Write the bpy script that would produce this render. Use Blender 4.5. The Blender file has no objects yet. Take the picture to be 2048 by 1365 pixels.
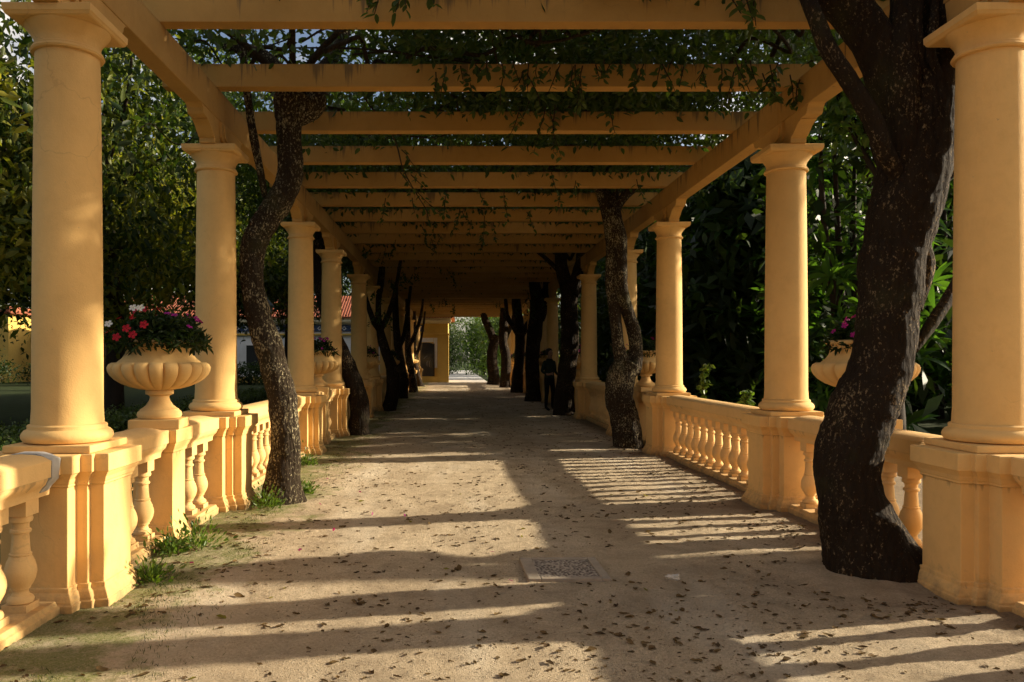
import bpy, bmesh, math, random
import numpy as np
from mathutils import Vector, noise
R = math.radians
rng = np.random.default_rng(7)
random.seed(7)
scene = bpy.context.scene
COL = scene.collection

# ------------------------------------------------------------------ camera, sky, sun, exposure
F, VX, VY, H = 1550.0, 911.0, 720.0, 1.536        # focal length, vanishing point (2048 px frame), eye height
cam = bpy.data.cameras.new('camera'); camo = bpy.data.objects.new('camera', cam); COL.objects.link(camo)
cam.sensor_width = 36; cam.lens = F / 2048 * 36
cam.shift_x = (1024 - VX) / 2048; cam.shift_y = (VY - 682.5) / 2048
camo.location = (0, 0, H); camo.rotation_euler = (R(90), 0, 0)
cam.clip_start = .05; cam.clip_end = 600
scene.camera = camo
SUN_AZ, SUN_EL = 11.5, 19.5                        # azimuth from +x towards +y
world = bpy.data.worlds.new('World'); scene.world = world; world.use_nodes = True
wn = world.node_tree.nodes; wl = world.node_tree.links
sky = wn.new('ShaderNodeTexSky'); sky.sky_type = 'NISHITA'; sky.sun_disc = False
sky.sun_elevation = R(SUN_EL); sky.sun_rotation = R(90 - SUN_AZ)
sky.air_density = .8; sky.dust_density = 4.0; sky.ozone_density = .6
bg = wn['Background']; bg.inputs['Strength'].default_value = 0.082
tc = wn.new('ShaderNodeTexCoord'); cn = wn.new('ShaderNodeTexNoise'); cn.inputs['Scale'].default_value = 3.2; cn.inputs['Detail'].default_value = 6; cn.inputs['Roughness'].default_value = .6
cr = wn.new('ShaderNodeValToRGB'); cr.color_ramp.elements[0].position = .50; cr.color_ramp.elements[1].position = .64
cm = wn.new('ShaderNodeMix'); cm.data_type = 'RGBA'; cm.inputs[7].default_value = (9.5, 8.4, 6.8, 1)     # bright broken cloud
wl.new(tc.outputs['Generated'], cn.inputs['Vector']); wl.new(cn.outputs['Fac'], cr.inputs['Fac']); wl.new(cr.outputs['Color'], cm.inputs[0])
wl.new(sky.outputs['Color'], cm.inputs[6]); wl.new(cm.outputs[2], bg.inputs['Color'])
sl = bpy.data.lights.new('sun', 'SUN'); sl.energy = 5.0; sl.angle = R(.9); sl.color = (1, .87, .66)
so = bpy.data.objects.new('sun', sl); COL.objects.link(so)
sd = Vector((math.cos(R(SUN_EL)) * math.cos(R(SUN_AZ)), math.cos(R(SUN_EL)) * math.sin(R(SUN_AZ)), math.sin(R(SUN_EL))))
so.rotation_euler = sd.to_track_quat('Z', 'Y').to_euler(); so.location = sd * 60
scene.view_settings.view_transform = 'Standard'; scene.view_settings.look = 'None'
scene.view_settings.exposure = 1.1; scene.view_settings.gamma = 1.0
scene.cycles.max_bounces = 8; scene.cycles.diffuse_bounces = 5; scene.cycles.transmission_bounces = 6
scene.cycles.use_denoising = True

# ------------------------------------------------------------------ materials
def mat(name):
    m = bpy.data.materials.new(name); m.use_nodes = True
    nt = m.node_tree; nt.nodes.clear()
    out = nt.nodes.new('ShaderNodeOutputMaterial'); b = nt.nodes.new('ShaderNodeBsdfPrincipled')
    nt.links.new(b.outputs[0], out.inputs[0])
    return m, nt, b, out
def nz(nt, vec, scale, detail=4, rough=.6, dist=0):
    n = nt.nodes.new('ShaderNodeTexNoise'); n.inputs['Scale'].default_value = scale
    n.inputs['Detail'].default_value = detail; n.inputs['Roughness'].default_value = rough
    n.inputs['Distortion'].default_value = dist
    if vec is not None: nt.links.new(vec, n.inputs['Vector'])
    return n.outputs['Fac']
def ramp(nt, fac, stops):
    r = nt.nodes.new('ShaderNodeValToRGB'); e = r.color_ramp.elements
    while len(e) < len(stops): e.new(.5)
    for i, (p, c) in enumerate(stops):
        e[i].position = p; e[i].color = (c, c, c, 1) if isinstance(c, (int, float)) else (*c, 1)
    nt.links.new(fac, r.inputs['Fac']); return r.outputs['Color']
def mixc(nt, fac, a, b, mode='MIX'):
    m = nt.nodes.new('ShaderNodeMix'); m.data_type = 'RGBA'; m.blend_type = mode
    for s, v in ((m.inputs[0], fac), (m.inputs[6], a), (m.inputs[7], b)):
        if isinstance(v, (int, float)): s.default_value = v
        elif isinstance(v, tuple): s.default_value = (*v, 1)
        else: nt.links.new(v, s)
    return m.outputs[2]
def math_(nt, op, a, b=None, c=None):
    m = nt.nodes.new('ShaderNodeMath'); m.operation = op
    for s, v in zip(m.inputs, (a, b, c)):
        if v is None: continue
        if isinstance(v, (int, float)): s.default_value = v
        else: nt.links.new(v, s)
    return m.outputs[0]
def bump(nt, b, h, dist=.01, strength=.5):
    n = nt.nodes.new('ShaderNodeBump'); n.inputs['Distance'].default_value = dist; n.inputs['Strength'].default_value = strength
    nt.links.new(h, n.inputs['Height']); nt.links.new(n.outputs[0], b.inputs['Normal'])
def coords(nt, kind='Object'):
    t = nt.nodes.new('ShaderNodeTexCoord'); return t.outputs[kind]
def geopos(nt):
    g = nt.nodes.new('ShaderNodeNewGeometry'); return g.outputs['Position']
def scalev(nt, v, s):
    m = nt.nodes.new('ShaderNodeMapping'); m.inputs['Scale'].default_value = s
    nt.links.new(v, m.inputs['Vector']); return m.outputs[0]
def sepz(nt, v):
    s = nt.nodes.new('ShaderNodeSeparateXYZ'); nt.links.new(v, s.inputs[0]); return s.outputs

def stucco(name, base, streak=None, grime=0.0, rough=.85, stain=.72):
    """painted render: blotches, fine grain, dark drip streaks under the top edge given by streak=(z_top, length)"""
    m, nt, b, o = mat(name)
    pos = geopos(nt)
    big = nz(nt, pos, .9, 5, .65)
    c = mixc(nt, ramp(nt, big, [(.3, 0.), (.7, 1.)]), tuple(x * .86 for x in base), tuple(min(1, x * 1.08) for x in base))
    mid = nz(nt, pos, 9, 5, .7)
    c = mixc(nt, math_(nt, 'MULTIPLY', ramp(nt, mid, [(.48, 0.), (.75, 1.)]), .28), c, tuple(x * y for x, y in zip(base, (.72, .66, .6))))
    dirt = ramp(nt, nz(nt, scalev(nt, pos, (1, 1, .22)), 3.2, 6, .7), [(.52, 0.), (.78, 1.)])
    c = mixc(nt, math_(nt, 'MULTIPLY', dirt, .30), c, tuple(x * y for x, y in zip(base, (.62, .55, .5))))
    wob = nt.nodes.new('ShaderNodeVectorMath'); wob.operation = 'ADD'
    wn_ = nt.nodes.new('ShaderNodeTexNoise'); wn_.inputs['Scale'].default_value = 5; wn_.inputs['Detail'].default_value = 4; nt.links.new(pos, wn_.inputs['Vector'])
    ws = nt.nodes.new('ShaderNodeVectorMath'); ws.operation = 'SCALE'; ws.inputs['Scale'].default_value = .35; nt.links.new(wn_.outputs['Color'], ws.inputs[0])
    nt.links.new(pos, wob.inputs[0]); nt.links.new(ws.outputs[0], wob.inputs[1])
    vc = nt.nodes.new('ShaderNodeTexVoronoi'); vc.feature = 'DISTANCE_TO_EDGE'; vc.inputs['Scale'].default_value = 1.1; nt.links.new(wob.outputs[0], vc.inputs['Vector'])
    crk = math_(nt, 'MULTIPLY', ramp(nt, vc.outputs['Distance'], [(.0015, 1.), (.006, 0.)]), ramp(nt, nz(nt, pos, .8, 2, .5), [(.52, 0.), (.6, 1.)]))
    c = mixc(nt, math_(nt, 'MULTIPLY', crk, .22), c, (.16, .10, .05))
    chip = ramp(nt, nz(nt, pos, 26, 3, .55), [(.735, 0.), (.75, 1.)])
    c = mixc(nt, math_(nt, 'MULTIPLY', chip, .45), c, (.30, .22, .14))
    if grime:
        z = sepz(nt, pos)[2]
        low = ramp(nt, math_(nt, 'ADD', math_(nt, 'MULTIPLY', z, 2.4), math_(nt, 'MULTIPLY', mid, 1.1)), [(.50, 1.), (.98, 0.)])
        c = mixc(nt, math_(nt, 'MULTIPLY', low, grime), c, (.16, .12, .07))
    if streak:
        lo = sepz(nt, coords(nt))[2]
        st = ramp(nt, nz(nt, scalev(nt, pos, (1, 1, .03)), 13, 4, .7), [(.47, 0.), (.74, 1.)])
        st2 = ramp(nt, nz(nt, scalev(nt, pos, (1, 1, .05)), 1.6, 2, .5), [(.38, .15), (.66, 1.)])
        fall = math_(nt, 'DIVIDE', math_(nt, 'SUBTRACT', streak[0], lo), streak[1])      # 0 at the top edge
        k = math_(nt, 'SUBTRACT', math_(nt, 'MULTIPLY', math_(nt, 'MULTIPLY', st, st2), 2.6), fall)
        edge = ramp(nt, math_(nt, 'ADD', fall, math_(nt, 'MULTIPLY', mid, .5)), [(.18, .55), (.42, 0.)])
        k = math_(nt, 'MAXIMUM', ramp(nt, k, [(0., 0.), (.7, 1.)]), edge)
        k = math_(nt, 'MULTIPLY', k, ramp(nt, fall, [(0., 1.), (.001, 1.)]))
        k = math_(nt, 'MULTIPLY', k, math_(nt, 'GREATER_THAN', fall, -.02))
        c = mixc(nt, math_(nt, 'MULTIPLY', k, stain), c, (.09, .065, .04))
    nt.links.new(c, b.inputs['Base Color'])
    b.inputs['Roughness'].default_value = rough; b.inputs['Specular IOR Level'].default_value = .25
    g = math_(nt, 'ADD', math_(nt, 'MULTIPLY', nz(nt, pos, 110, 4, .7), .5), math_(nt, 'MULTIPLY', nz(nt, pos, 22, 3, .6), .6))
    bump(nt, b, g, .006, .55)
    return m
def plain(name, col, rough=.7, spec=.3, var=.15, scale=8, bmp=0, metal=0):
    m, nt, b, o = mat(name)
    n = nz(nt, geopos(nt), scale, 5, .65)
    c = mixc(nt, n, tuple(x * (1 - var * 2) for x in col), tuple(min(1, x * (1 + var * 2)) for x in col))
    nt.links.new(c, b.inputs['Base Color']); b.inputs['Roughness'].default_value = rough
    b.inputs['Specular IOR Level'].default_value = spec; b.inputs['Metallic'].default_value = metal
    if bmp: bump(nt, b, n, bmp, .6)
    return m
def leafmat(name, cols, rough=.42, trans=.35, spec=.45):
    m, nt, b, o = mat(name)
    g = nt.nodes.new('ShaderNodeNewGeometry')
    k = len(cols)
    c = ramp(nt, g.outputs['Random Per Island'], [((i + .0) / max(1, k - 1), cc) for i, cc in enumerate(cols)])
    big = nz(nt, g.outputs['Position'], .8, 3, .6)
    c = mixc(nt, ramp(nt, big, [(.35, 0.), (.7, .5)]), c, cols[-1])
    nt.links.new(c, b.inputs['Base Color']); b.inputs['Roughness'].default_value = rough
    b.inputs['Specular IOR Level'].default_value = spec
    t = nt.nodes.new('ShaderNodeBsdfTranslucent')
    tc = mixc(nt, 1.0, c, (1.0, 1.0, .35), 'MULTIPLY')
    hs = nt.nodes.new('ShaderNodeHueSaturation'); hs.inputs['Value'].default_value = 1.9; nt.links.new(tc, hs.inputs['Color'])
    nt.links.new(hs.outputs[0], t.inputs['Color'])
    mx = nt.nodes.new('ShaderNodeMixShader'); mx.inputs[0].default_value = trans
    nt.links.new(b.outputs[0], mx.inputs[1]); nt.links.new(t.outputs[0], mx.inputs[2]); nt.links.new(mx.outputs[0], o.inputs[0])
    return m
def barkmat(name, base, speck, amount=.5, vs=16):
    m, nt, b, o = mat(name)
    pos = geopos(nt)
    st = scalev(nt, pos, (1, 1, .4))
    n1 = nz(nt, scalev(nt, pos, (1, 1, .22)), 20, 6, .7); n2 = nz(nt, pos, 3, 3, .6)
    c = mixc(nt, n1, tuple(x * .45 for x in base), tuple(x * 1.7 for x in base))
    v = nz(nt, scalev(nt, pos, (1, 1, .6)), vs * 3.2, 6, .72, .2)
    thr = math_(nt, 'ADD', v, math_(nt, 'MULTIPLY', math_(nt, 'SUBTRACT', n2, .5), .38))
    sp = ramp(nt, thr, [(.66 - .10 * amount, 0.), (.76 - .10 * amount, 1.)])
    c = mixc(nt, math_(nt, 'MULTIPLY', sp, .85), c, speck)
    gr = ramp(nt, nz(nt, pos, 1.7, 3, .6), [(.58, 0.), (.7, 1.)])
    c = mixc(nt, math_(nt, 'MULTIPLY', gr, .3), c, (.06, .065, .025))
    nt.links.new(c, b.inputs['Base Color']); b.inputs['Roughness'].default_value = .85
    b.inputs['Specular IOR Level'].default_value = .08
    vor = nt.nodes.new('ShaderNodeTexVoronoi'); vor.inputs['Scale'].default_value = 26; nt.links.new(scalev(nt, pos, (1, 1, .35)), vor.inputs['Vector'])
    h = math_(nt, 'ADD', math_(nt, 'MULTIPLY', n1, 1.0), math_(nt, 'MULTIPLY', vor.outputs['Distance'], .6))
    bump(nt, b, h, .06, 1.0)
    return m

OCH = (.74, .47, .205)
M = {}
M['column'] = stucco('column_paint', (.745, .465, .172))
M['pedestal'] = stucco('pedestal_paint', (.755, .47, .172), streak=(.765, .06), grime=.75, stain=.5)
M['rail'] = stucco('rail_paint', (.765, .485, .192), streak=(.848, .08), grime=.6, stain=.4)
M['urn'] = stucco('urn_paint', (.73, .465, .175), streak=(1.70, .10), stain=.55)
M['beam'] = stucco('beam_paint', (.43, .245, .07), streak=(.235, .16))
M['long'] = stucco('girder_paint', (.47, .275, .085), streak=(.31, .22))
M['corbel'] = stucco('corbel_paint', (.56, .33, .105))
M['cement'] = plain('cement_patch', (.42, .40, .36), .9, .2, .12, 20, .004)
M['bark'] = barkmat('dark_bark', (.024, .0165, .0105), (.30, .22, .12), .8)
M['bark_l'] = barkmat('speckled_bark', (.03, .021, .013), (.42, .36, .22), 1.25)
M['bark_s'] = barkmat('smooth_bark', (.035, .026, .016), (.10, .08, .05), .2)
M['bark_far'] = plain('far_bark', (.03, .022, .015), .9, .2, .3, 6, .03)
M['vine'] = leafmat('vine_leaves', [(.018, .034, .008), (.032, .06, .012), (.055, .09, .016), (.03, .05, .012)], .45, .4, .25)
M['leaf_l'] = leafmat('left_leaves', [(.012, .027, .006), (.028, .05, .01), (.15, .165, .022), (.018, .034, .008)], .5, .38, .22)
M['leaf_y'] = leafmat('yellowing_leaves', [(.05, .08, .012), (.14, .15, .02), (.26, .22, .03), (.05, .075, .014)], .5, .45, .22)
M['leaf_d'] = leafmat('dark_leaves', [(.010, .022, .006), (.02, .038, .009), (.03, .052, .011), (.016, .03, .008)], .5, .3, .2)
M['leaf_r'] = leafmat('glossy_leaves', [(.02, .055, .010), (.038, .092, .016), (.06, .125, .02), (.03, .07, .013)], .45, .45, .22)
M['leaf_g'] = leafmat('fresh_leaves', [(.05, .10, .015), (.075, .135, .02), (.10, .16, .026), (.05, .09, .015)])
M['hedge'] = leafmat('hedge_leaves', [(.04, .075, .014), (.065, .105, .02), (.10, .14, .026), (.05, .08, .016)], .4, .2)
M['dry'] = leafmat('dry_leaves', [(.055, .032, .016), (.10, .06, .026), (.16, .10, .04), (.075, .05, .022)], .8, .12, .15)
M['twig'] = plain('twig', (.035, .024, .016), .9, .2, .3, 20)
M['magenta'] = leafmat('magenta_petals', [(.30, .012, .17), (.38, .02, .24), (.27, .01, .20)], .6, .3, .2)
M['red'] = leafmat('red_petals', [(.45, .012, .02), (.5, .02, .03), (.4, .01, .03)], .6, .3, .2)
M['white'] = leafmat('white_petals', [(.75, .74, .72), (.8, .79, .76), (.72, .7, .7)], .6, .3, .2)
M['soil'] = plain('soil', (.04, .028, .018), .95, .1, .3, 30, .01)
M['paper'] = plain('paper', (.5, .47, .41), .8, .2, .2, 60)

def groundmat():
    m, nt, b, o = mat('sandy_gravel')
    pos = geopos(nt)
    f = nz(nt, pos, 60, 6, .8); g = nz(nt, pos, 1.1, 5, .65); h = nz(nt, pos, 6, 4, .6)
    c = mixc(nt, ramp(nt, f, [(.28, 0.), (.72, 1.)]), (.36, .27, .165), (.88, .72, .50))
    c = mixc(nt, ramp(nt, g, [(.36, .5), (.62, 0.)]), c, (.47, .355, .225))
    g2 = nz(nt, pos, 2.6, 6, .72, .6)
    c = mixc(nt, ramp(nt, g2, [(.44, .0), (.66, .55)]), c, (.30, .225, .145))
    wornx = nz(nt, scalev(nt, pos, (1, .25, 1)), 1.4, 3, .5)
    c = mixc(nt, ramp(nt, wornx, [(.52, 0.), (.70, .45)]), c, (.86, .76, .59))
    v = nt.nodes.new('ShaderNodeTexVoronoi'); v.inputs['Scale'].default_value = 95; nt.links.new(pos, v.inputs['Vector'])
    sep = nt.nodes.new('ShaderNodeSeparateColor'); nt.links.new(v.outputs['Color'], sep.inputs[0])
    st = math_(nt, 'MULTIPLY', ramp(nt, sep.outputs[0], [(.70, 0.), (.74, 1.)]), ramp(nt, v.outputs['Distance'], [(.25, 1.), (.45, 0.)]))
    c = mixc(nt, math_(nt, 'MULTIPLY', st, .55), c, mixc(nt, sep.outputs[1], (.17, .125, .08), (.78, .68, .52)))
    xyz = sepz(nt, pos)
    # moss along the left balustrade: a band with its own ragged outline
    ml = math_(nt, 'ADD', math_(nt, 'MULTIPLY', math_(nt, 'ADD', xyz[0], 1.5), -1.3), math_(nt, 'MULTIPLY', math_(nt, 'SUBTRACT', g, .5), 3.0))
    ml = math_(nt, 'ADD', ml, math_(nt, 'MULTIPLY', math_(nt, 'SUBTRACT', h, .5), 1.6))
    k = ramp(nt, ml, [(.05, 0.), (.5, 1.)])
    k = math_(nt, 'MULTIPLY', k, ramp(nt, nz(nt, pos, 4.5, 6, .75), [(.30, .1), (.50, 1.)]))
    c = mixc(nt, math_(nt, 'MULTIPLY', k, ramp(nt, f, [(.3, .95), (.65, .45)])), c, mixc(nt, h, (.07, .11, .012), (.19, .235, .03)))
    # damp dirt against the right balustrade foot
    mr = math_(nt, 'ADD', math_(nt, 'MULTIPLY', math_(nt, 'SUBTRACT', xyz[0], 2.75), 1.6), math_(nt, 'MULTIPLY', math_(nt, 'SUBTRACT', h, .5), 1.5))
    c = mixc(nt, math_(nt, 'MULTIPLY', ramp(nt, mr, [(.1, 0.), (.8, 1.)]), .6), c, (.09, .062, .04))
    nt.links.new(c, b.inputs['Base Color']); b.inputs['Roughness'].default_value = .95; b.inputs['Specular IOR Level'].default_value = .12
    hh = math_(nt, 'ADD', math_(nt, 'MULTIPLY', f, 1.0), math_(nt, 'MULTIPLY', st, .7))
    hh = math_(nt, 'ADD', hh, math_(nt, 'MULTIPLY', h, 1.2))
    bump(nt, b, hh, .035, 1.0)
    return m
M['gravel'] = groundmat()
M['lawn'] = plain('lawn_soil', (.030, .042, .014), .95, .1, .35, 3, .02)
M['paving'] = plain('pale_paving', (.42, .41, .40), .9, .2, .1, 2, .01)

# ------------------------------------------------------------------ building blocks
def tag(o, label=None, cat=None, group=None, kind=None):
    if label: o['label'] = label
    if cat: o['category'] = cat
    if group: o['group'] = group
    if kind: o['kind'] = kind
    return o
def empty(name, loc=(0, 0, 0), label=None, cat=None, group=None, rz=0):
    o = bpy.data.objects.new(name, None); COL.objects.link(o); o.location = loc; o.rotation_euler = (0, 0, rz)
    o.empty_display_size = .1
    return tag(o, label, cat, group)
def obj(name, me, parent=None, loc=(0, 0, 0), rot=(0, 0, 0), scl=(1, 1, 1), kind=None):
    o = bpy.data.objects.new(name, me); COL.objects.link(o)
    o.parent = parent; o.location = loc; o.rotation_euler = rot; o.scale = scl
    if kind: o['kind'] = kind
    return o
def fin(bm, name, m, bevel=0, smooth=None, seg=2):
    """bmesh -> mesh; bevel rounds the sharp edges; smooth = auto-smooth angle"""
    bmesh.ops.remove_doubles(bm, verts=bm.verts, dist=1e-5)
    bmesh.ops.recalc_face_normals(bm, faces=bm.faces)
    if bevel:
        es = [e for e in bm.edges if len(e.link_faces) == 2 and e.calc_face_angle(0) > R(38)]
        bmesh.ops.bevel(bm, geom=es, offset=bevel, segments=seg, affect='EDGES', profile=.5, clamp_overlap=True)
    me = bpy.data.meshes.new(name); bm.to_mesh(me); bm.free()
    for mm in (m if isinstance(m, (list, tuple)) else [m]): me.materials.append(mm)
    if smooth is not None:
        me.polygons.foreach_set('use_smooth', [True] * len(me.polygons))
        if smooth < 180:
            try: me.set_sharp_from_angle(angle=R(smooth))
            except Exception: pass
    return me
def nb(): return bmesh.new()
def box(bm, x0, x1, y0, y1, z0, z1):
    v = [bm.verts.new(p) for p in ((x0, y0, z0), (x1, y0, z0), (x1, y1, z0), (x0, y1, z0), (x0, y0, z1), (x1, y0, z1), (x1, y1, z1), (x0, y1, z1))]
    for f in ((0, 3, 2, 1), (4, 5, 6, 7), (0, 1, 5, 4), (1, 2, 6, 5), (2, 3, 7, 6), (3, 0, 4, 7)): bm.faces.new([v[i] for i in f])
def loft(bm, rings, cap=True):
    L = [[bm.verts.new(p) for p in r] for r in rings]; n = len(L[0])
    for a, b in zip(L[:-1], L[1:]):
        for i in range(n): bm.faces.new((a[i], a[(i + 1) % n], b[(i + 1) % n], b[i]))
    if cap: bm.faces.new(L[0][::-1]); bm.faces.new(L[-1])
def lathe(bm, prof, n=32, cx=0, cy=0, mod=None):
    rings = []
    for r, z in prof:
        rings.append([((r * (mod(i / n, z) if mod else 1)) * math.cos(2 * math.pi * i / n) + cx,
                       (r * (mod(i / n, z) if mod else 1)) * math.sin(2 * math.pi * i / n) + cy, z) for i in range(n)])
    loft(bm, rings)
def extrude_profile(bm, pts, axis, a0, a1):
    """closed 2D outline swept along an axis: axis 'x' -> pts are (y,z); axis 'y' -> pts are (x,z)"""
    mk = (lambda p, a: (a, p[0], p[1])) if axis == 'x' else (lambda p, a: (p[0], a, p[1]))
    loft(bm, [[mk(p, a0) for p in pts], [mk(p, a1) for p in pts]])
def catmull(pts, sub):
    P = [np.array(p, float) for p in pts]; P = [2 * P[0] - P[1]] + P + [2 * P[-1] - P[-2]]; out = []
    for i in range(1, len(P) - 2):
        for k in range(sub):
            t = k / sub
            out.append(.5 * ((2 * P[i]) + (-P[i - 1] + P[i + 1]) * t + (2 * P[i - 1] - 5 * P[i] + 4 * P[i + 1] - P[i + 2]) * t * t + (-P[i - 1] + 3 * P[i] - 3 * P[i + 1] + P[i + 2]) * t ** 3))
    out.append(P[-2]); return out
def tube(bm, pts, sub=6, n=12, rough=0.0, fr=3.0, seed=0.0, flute=0.0):
    """pts: (x, y, z, radius) knots; a tapering, gnarled limb"""
    C = catmull(pts, sub); rings = []; up = Vector((1, 0, 0))
    for i, c in enumerate(C):
        a = Vector(C[max(0, i - 1)][:3]); b = Vector(C[min(len(C) - 1, i + 1)][:3]); t = (b - a)
        t = t.normalized() if t.length > 1e-9 else Vector((0, 0, 1))
        s = (up - t * up.dot(t)).normalized(); q = t.cross(s); up = s
        ring = []
        for k in range(n):
            an = 2 * math.pi * k / n; d = s * math.cos(an) + q * math.sin(an)
            r = max(c[3], .002)
            if rough:
                p = Vector(c[:3]) + d * r
                r *= 1 + rough * noise.noise(p * fr + Vector((seed, 0, 0))) + rough * .5 * noise.noise(p * fr * 3.1 + Vector((0, seed, 0))) + (rough * .32 * (.5 - abs(noise.noise(Vector((p.x * 16, p.y * 16, p.z * 6))))) + rough * .22 * noise.noise(p * 42) if n >= 40 else 0)
            if flute: r *= 1 + flute * math.sin(an * 5 + seed + i * .05)
            ring.append(Vector(c[:3]) + d * r)
        rings.append(ring)
    loft(bm, rings)
def npmesh(name, V, Fc, m):
    V = np.asarray(V, np.float32).reshape(-1, 3); Fc = np.asarray(Fc, np.int32); k = Fc.shape[1]
    me = bpy.data.meshes.new(name); me.vertices.add(len(V)); me.vertices.foreach_set('co', V.ravel())
    me.loops.add(Fc.size); me.loops.foreach_set('vertex_index', Fc.ravel())
    me.polygons.add(len(Fc)); me.polygons.foreach_set('loop_start', np.arange(len(Fc), dtype=np.int32) * k)
    me.polygons.foreach_set('loop_total', np.full(len(Fc), k, np.int32))
    me.update(calc_edges=True); me.validate()
    me.materials.append(m); return me
def unit(a): return a / (np.linalg.norm(a, axis=-1, keepdims=True) + 1e-9)
def leaves(P, size, m, name='foliage', droop=.35, aspect=.42, spread=1.0, fine=True, jit=.35, dirs=None, r=rng):
    """one small folded leaf at every point of P"""
    n = len(P); D = r.normal(size=(n, 3)) if dirs is None else dirs + r.normal(size=(n, 3)) * .35
    D[:, 2] = D[:, 2] * spread - droop; D = unit(D)
    U = unit(r.normal(size=(n, 3)) + np.array([0, 0, 1.2])); S = unit(np.cross(D, U)); N = np.cross(S, D)
    L = (size * (1 + jit * r.uniform(-1, 1, n)))[:, None]; w = L * aspect * .5
    if fine:
        V = np.stack([P, P + D * L * .3 + S * w * .9 + N * L * .07, P + D * L * .68 + S * w * .72 + N * L * .03, P + D * L - N * L * .09,
                      P + D * L * .68 - S * w * .72 + N * L * .03, P + D * L * .3 - S * w * .9 + N * L * .07], 1)
        o = np.arange(n)[:, None] * 6
        Fc = np.concatenate([o + np.array([0, 1, 2, 3]), o + np.array([0, 3, 4, 5])])
    else:
        V = np.stack([P, P + D * L * .45 + S * w + N * L * .05, P + D * L - N * L * .05, P + D * L * .45 - S * w + N * L * .05], 1)
        o = np.arange(n)[:, None] * 4; Fc = o + np.array([0, 1, 2, 3])
    return npmesh(name, V.reshape(-1, 3), Fc, m)
def w_(px, py, d): return ((px - VX) * d / F, d, H - (py - VY) * d / F)      # photo position at a known distance -> place
ORD = ['first', 'second', 'third', 'fourth', 'fifth', 'sixth', 'seventh', 'eighth', 'ninth', 'tenth', 'eleventh', 'twelfth', 'thirteenth', 'fourteenth', 'fifteenth',
       'sixteenth', 'seventeenth', 'eighteenth', 'nineteenth', 'twentieth', 'twenty-first', 'twenty-second', 'twenty-third', 'twenty-fourth', 'twenty-fifth',
       'twenty-sixth', 'twenty-seventh', 'twenty-eighth', 'twenty-ninth', 'thirtieth', 'thirty-first', 'thirty-second', 'thirty-third', 'thirty-fourth']

# ------------------------------------------------------------------ the ground
def grid(name, x0, x1, y0, y1, nx, ny, zf, m):
    X, Y = np.meshgrid(np.linspace(x0, x1, nx), np.linspace(y0, y1, ny)); Z = zf(X, Y)
    V = np.stack([X, Y, Z], -1).reshape(-1, 3); i = np.arange(nx * ny).reshape(ny, nx)
    Fc = np.stack([i[:-1, :-1], i[:-1, 1:], i[1:, 1:], i[1:, :-1]], -1).reshape(-1, 4)
    me = npmesh(name, V, Fc, m); me.polygons.foreach_set('use_smooth', [True] * len(me.polygons)); return me
tag(obj('ground', grid('ground', -260, 260, -60, 420, 40, 40, lambda x, y: x * 0 - .02, M['lawn'])), kind='structure')
_pr = np.random.default_rng(77); _W = [(_pr.uniform(.7, 1.3) * f, _pr.uniform(0, 6.28), _pr.uniform(0, 6.28), a) for f, a in ((1.1, .006), (1.9, .004), (3.3, .002), (5.5, .0013), (9, .0012), (14, .0013), (21, .0013)) for _ in range(3)]
def pz(x, y):
    z = .012 + 0 * x
    for f, an, ph, a in _W: z = z + a * np.sin((x * np.cos(an) + y * np.sin(an)) * f + ph + .9 * np.sin(x * .7 * f * np.sin(an + 1) + y * .5 * f))
    return z * .8
_nx, _ny = 230, 620
_xx, _yy = np.meshgrid(np.linspace(-3.0, 4.0, _nx), np.concatenate([np.linspace(-3, 2.95, 60), 3 * (51.8 / 3) ** np.linspace(0, 1, _ny - 60)]))
_zz = pz(_xx, _yy) + _pr.normal(size=_xx.shape) * .0022
_i = np.arange(_nx * _ny).reshape(_ny, _nx)
_me = npmesh('path', np.stack([_xx, _yy, _zz], -1), np.stack([_i[:-1, :-1], _i[:-1, 1:], _i[1:, 1:], _i[1:, :-1]], -1).reshape(-1, 4), M['gravel']); _me.polygons.foreach_set('use_smooth', [True] * len(_me.polygons))
tag(obj('path', _me), kind='structure')
tag(obj('bounce_strip', grid('bounce_strip', 4.02, 8.2, -12, 14.2, 20, 80, lambda x, y: .004 * np.sin(x * 3) * np.sin(y * 2) + .004, M['gravel'])), kind='structure')  # added gravel strip hidden by the balustrade, bounces sunlight onto the right columns
tag(obj('garden_walk', grid('garden_walk', -.6, 2.2, 51.804, 110, 6, 60, lambda x, y: x * 0 + .02, M['paving'])), kind='structure')

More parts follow.
